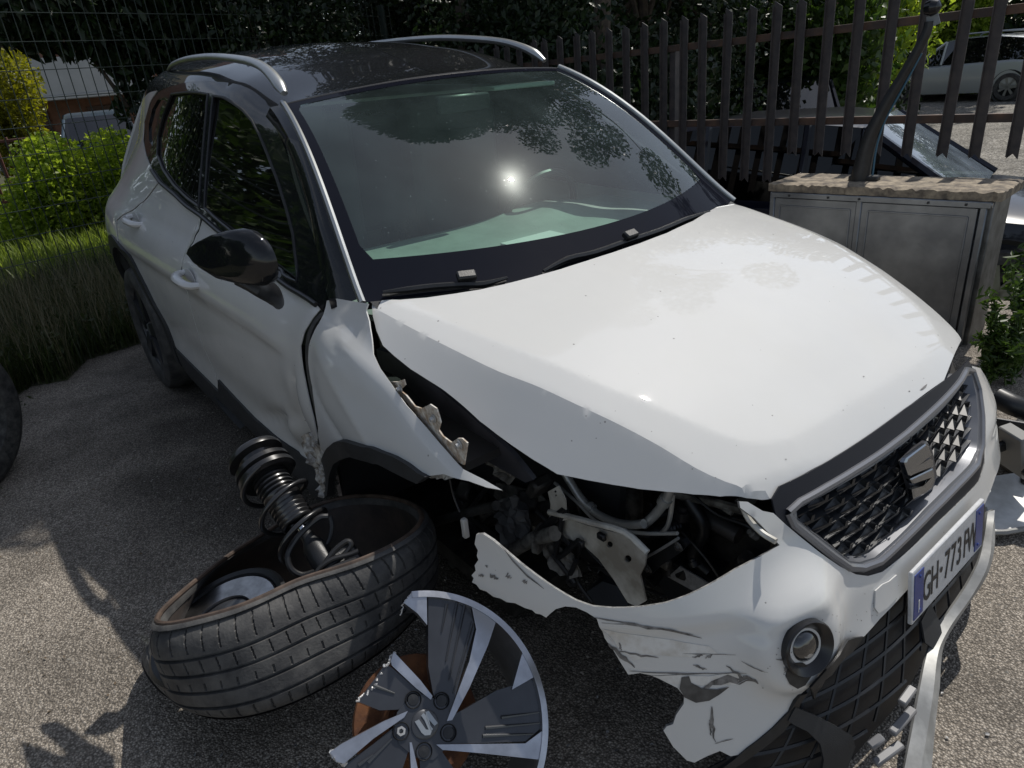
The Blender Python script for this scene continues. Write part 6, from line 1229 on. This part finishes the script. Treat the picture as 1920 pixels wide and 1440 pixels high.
cc_ = np.stack([g_.uniform(-1.0, 1.6, 500), g_.uniform(-2.2, .2, 500), g_.uniform(.004, .03, 500)], 1); k_ = ~pip(cc_[:, :2], np.array(GE)); d_e = np.min(np.hypot(cc_[:, None, 0]-resample(GE[:6], .05, False)[None, :, 0], cc_[:, None, 1]-resample(GE[:6], .05, False)[None, :, 1]), 1); cc_ = cc_[k_ & (d_e < g_.exponential(.10, 500))]
V, Fc = leaves(cc_, np.full((len(cc_), 3), .05), len(cc_)*14, .04, 142, asp=.2); o = bpy.data.objects.new('edge_weeds', fastmesh('edge_weeds', V, Fc, GG)); link(o); o['kind'] = 'stuff'; tag(o, 'small weeds creeping from the grass edge over the asphalt', 'weeds')
# trees on the pavement side, mirrored in the side windows
for i, (b, h, cr) in enumerate((((-3.8, -6.8, 0), 4.8, 2.3), ((-8.0, -5.3, 0), 6.2, 2.7), ((.2, -7.8, 0), 4.4, 2.2), ((-12, -7.0, 0), 7.5, 3.4), ((-15, -4.4, 0), 7.5, 3.1))): tree('street_tree', b, h, cr, 22000, .19, LMID, ['round green tree across from the car side', 'second green tree across from the car side', 'low green tree nearest the photographer side', 'farthest green tree on the car side', 'tall green tree past the end of the mesh fence'][i], seed=110+i, clumps=30, low=.05)
for i, (b, r) in enumerate((((-6.3, -4.2, 0), (1.5, 1.2, 1.9)), ((-9.5, -4.8, 0), (1.6, 1.3, 2.2)))): bush('roadside_bush', b, r, 8000, .13, LMID, ['round green bush by the road left of the car', 'second green bush by the road left of the car'][i], seed=130+i, clumps=12)
# ================================================================== cars behind
def side_profile_car(name, label, c, head, L, Wd, H, body, seed=0, frontglass=None, sideglass=None, parts=True, cat='car'):
    """simple complete car: lofted body and cabin, wheels, glass, lamps; head = heading angle"""
    c = np.array(c, float); R = np.array([[math.cos(head), -math.sin(head), 0], [math.sin(head), math.cos(head), 0], [0, 0, 1]]); t = thing(name, label, cat, c); setorg(t, c)
    def X(V): return c+np.asarray(V, float)@R.T
    h = L/2; xs = np.array([-1, -.97, -.88, -.6, -.3, 0, .3, .55, .75, .90, .97, 1.0])*h
    top = np.array([.40, .54, .60, .62, .61, .60, .59, .58, .55, .50, .43, .34])*H; wd_ = np.array([.80, .90, .96, 1, 1, 1, 1, 1, .97, .92, .85, .74])*Wd/2; secs = []
    for x, z, w in zip(xs, top, wd_): secs.append([(x, s*yy*w, zz) for s, yy, zz in [(-1, .90, .14*H), (-1, .99, .28*H), (-1, 1, z*.78), (-1, .95, z*.95), (-1, .85, z), (-1, 0, z+.015), (1, .85, z), (1, .95, z*.95), (1, 1, z*.78), (1, .99, .28*H), (1, .90, .14*H)]])
    V = np.array(secs).reshape(-1, 3); m = 11; Fc = [(i*m+k, (i+1)*m+k, (i+1)*m+(k+1) % m, i*m+(k+1) % m) for i in range(len(xs)-1) for k in range(m)]+[tuple(range(m)), tuple((len(xs)-1)*m+k for k in range(m))[::-1]]
    part('body', X(V), Fc, body, t, ang=32)
    cx = np.array([-.93, -.72, -.35, 0, .18, .52])*h; cz = np.array([.62, .93, 1.0, 1.0, .97, .61])*H; cw = np.array([.80, .70, .70, .70, .69, .80])*Wd/2; z0 = .60*H; S = []
    for x, z, w in zip(cx, cz, cw): S.append([(x, -.86*Wd/2, z0), (x, -w, z-.02*H), (x, -w*.85, z), (x, w*.85, z), (x, w, z-.02*H), (x, .86*Wd/2, z0)])
    V = np.array(S).reshape(-1, 3); m = 6; top_f = [(i*m+k, (i+1)*m+k, (i+1)*m+k+1, i*m+k+1) for i in range(1, 4) for k in (1, 2, 3)]; part('roof', X(V), top_f, body, t, ang=50)
    gm = SDG
    gm = sideglass or SDG; part('windscreen', X(V), [(4*m+k, 5*m+k, 5*m+k+1, 4*m+k+1) for k in (1, 2, 3)], frontglass or SDG, t); part('rear_window', X(V), [(k, m+k, m+k+1, k+1) for k in (1, 2, 3)], gm, t)
    for s, k in ((-1, 0), (1, 4)):
        for i in range(0, 5):
            q = np.array([V[i*m+k], V[(i+1)*m+k], V[(i+1)*m+k+1], V[i*m+k+1]]); 
            part('side_window', X(q), [(0, 1, 2, 3)], gm, t, smooth=False)
        for i in (1, 2, 3, 4): a, b = V[i*m+(0 if s < 0 else 5)], V[i*m+(1 if s < 0 else 4)]; part('pillar', *tube(X([a, b]), .028, 6), body, t)
        part('pillar', *tube(X([V[4*m+(1 if s < 0 else 4)], V[5*m+(0 if s < 0 else 5)]]), .032, 6), body, t); part('pillar', *tube(X([V[0*m+(0 if s < 0 else 5)], V[1*m+(1 if s < 0 else 4)]]), .032, 6), body, t)
        part('side_mirror', *bbox_(X([(.40*h, s*(Wd/2+.07), .66*H)])[0], (.10, .18, .12), R, b=.03), body, t)
        part('headlight', *bbox_(X([(.93*h, s*.36*Wd, .46*H)])[0], (.12, .30, .11), R, b=.02), CLEAR, t); part('tail_lamp', *bbox_(X([(-.955*h, s*.42*Wd, .58*H)])[0], (.16, .16, .20), R, b=.02), mat('red_lens', (.25, .01, .01), .1, coat=1.), t)
        for xw in (-.62*h, .62*h):
            r = .22*H; wc = X([(xw, s*(Wd/2-.09), r)])[0]; axw = R@np.array([0, s, 0.]); wh = part('wheel', *lathe([(r*.62, -.09), (r*.9, -.1), (r, -.06), (r, .06), (r*.9, .1), (r*.64, .095)], wc, axw, 32), RUBBER, t)
            part('rim', *lathe([(r*.64, .09), (r*.6, .03), (0, .02)], wc, axw, 24), SATIN, wh)
            a, b, d = frame(axw)
            for k2 in range(7): e = math.cos(k2*.898)*a+math.sin(k2*.898)*b; part('spoke', *extr([(.0, -.02), (r*.62, -.028), (r*.62, .028), (0, .02)], .015, wc+d*.07, e, np.cross(d, e), d), SILV, wh)
            part('wheel_arch', *lathe([(r*1.04, .075), (r*1.16, .092), (r*1.18, .07)], wc, axw, 24), SATIN, t)
    for s in (-1, 1): part('roof_rail', *tube(X([(-.68*h, s*.62*Wd/2, .95*H), (-.6*h, s*.62*Wd/2, 1.03*H), (0, s*.62*Wd/2, 1.05*H), (.1*h, s*.62*Wd/2, 1.0*H)]), .018, 6, sm=3), SILV, t) if parts else None
    return t
p = gy(1888, 190);  d_ = RW@CR*[1, 1, 0]; d_ /= np.linalg.norm(d_); w_ = RW@CF*[1, 1, 0]; w_ /= np.linalg.norm(w_); hv = -.50*d_+.87*w_; hd_ = math.atan2(hv[1], hv[0])
SILVER = mat('silver_car_paint', (.50, .53, .52), .3, metal=.3, coat=1.)
lv = np.array([-hv[1], hv[0], 0]); side_profile_car('parked_car', 'pale silver estate car with roof rails parked in the yard', p+hv*(.62*2.1)-lv*.79, hd_, 4.2, 1.76, 1.46, SILVER)
NAVY = mat('navy_black_paint', (.005, .006, .014), .3, coat=.6, spec=.2)
side_profile_car('dark_parked_car', 'black car with pale reflecting windscreen just behind the railing', (1.0, 4.85, -.5), .25, 4.2, 1.72, 1.38, NAVY, frontglass=OCG, sideglass=DKG, parts=False)
side_profile_car('dark_wreck', 'dark wrecked car facing the railing between the bushes', (-1.9, 9.0, -.5), -1.0, 4.0, 1.7, 1.5, NAVY, parts=False)
side_profile_car('blue_parked_car', 'dark blue car with red tail lamp beyond the sunlit grass', mw(205, 300, 12.0)*[1, 1, 0], math.atan2(*(RW@ray(205, 240))[[1, 0]]), 4.2, 1.75, 1.5, mat('dull_blue_paint', (.04, .07, .10), .3, coat=.6), parts=False)
# ================================================================== building behind the mesh fence
bo = mw(120, 250, 22)*[1, 1, 0]; bx = np.array([RW@CR])[0]*[1, 1, 0]; bx /= np.linalg.norm(bx); bx = np.array([bx[0]*.92-bx[1]*.38, bx[0]*.38+bx[1]*.92, 0]); by = np.array([-bx[1], bx[0], 0])
Rb_ = np.stack([bx, by, [0, 0, 1]], 1); bl = thing('apartment_house', 'brick coloured house with pale balcony seen through the mesh fence', 'building', bo); setorg(bl, bo)
BRK = mat('terracotta_render', (.26, .13, .085), .85, var=.3, vscale=3); PAL = mat('pale_render', (.46, .46, .45), .8, var=.1, vscale=2); BRN = mat('brown_shutter', (.10, .06, .045), .7); OCH = mat('ochre_render', (.42, .33, .18), .8, var=.15, vscale=2)
def bb(name, x, y, z, s, m, par=None): return part(name, *bbox_(bo+bx*x+by*y+np.array([0, 0, z]), s, Rb_, b=.01), m, par or bl)
bb('wall', 0, 3, 5.0, (16, 6, 10), BRK)
bb('balcony', .6, -.6, 2.75, (5.6, 1.2, 1.15), PAL); bb('balcony', .6, -.6, 5.95, (5.6, 1.2, 1.15), PAL); bb('upper_wall', .6, -.06, 8.4, (7.0, .1, 3.0), OCH)
bb('balcony_slab', .6, -.6, 2.1, (5.8, 1.3, .14), PAL)
for x in (-3.2, -.9, 1.6, 3.9):
    for z in (1.0, 4.2, 7.3):
        f = bb('window', x, -.04, z, (1.25, .12, 1.5), BRN)
        for k in range(9): bb('shutter_slat', x, -.11, z-.6+k*.15, (1.1, .03, .10), BRN, f)
bb('garage_door', -5.8, -.05, .9, (2.2, .1, 1.8), SATIN); bb('lintel', -5.8, -.12, 1.95, (2.6, .2, .22), PAL); bb('pillar', 2.8, -1.1, 1.05, (.3, .3, 2.1), PAL); bb('pillar', -2.0, -1.1, 1.05, (.3, .3, 2.1), PAL)
# red-brown gate bars and a dark latticed heap left of the shrubs
gt = thing('garden_railing', 'rusty garden railing in front of a dark lattice at the left edge', 'fence', mw(40, 330, 6)*[1, 1, 0]); setorg(gt, mw(40, 330, 6)*[1, 1, 0]); q0_ = mw(40, 330, 6)*[1, 1, 0]
RD = mat('red_brown_iron', (.12, .04, .03), .6)
for i in range(9): part('bar', *bbox_(q0_+bx*(i*.16-1.3)+np.array([0, 0, .6]), (.035, .03, 1.2), Rb_, b=.003), RD, gt)
part('rail', *bbox_(q0_-bx*.6+np.array([0, 0, 1.15]), (1.8, .04, .04), Rb_, b=.003), RD, gt); part('rail', *bbox_(q0_-bx*.6+np.array([0, 0, .3]), (1.8, .04, .04), Rb_, b=.003), RD, gt)
for i in range(14): part('lattice_bar', *tube([q0_+bx*(i*.16+.1-.2)+by*.5+[0, 0, .3], q0_+bx*(i*.16+.6-.2)+by*.5+[0, 0, 1.0]], .02, 5), SATIN, gt); part('lattice_bar', *tube([q0_+bx*(i*.16+.6-.2)+by*.54+[0, 0, .3], q0_+bx*(i*.16+.1-.2)+by*.54+[0, 0, 1.0]], .02, 5), SATIN, gt)
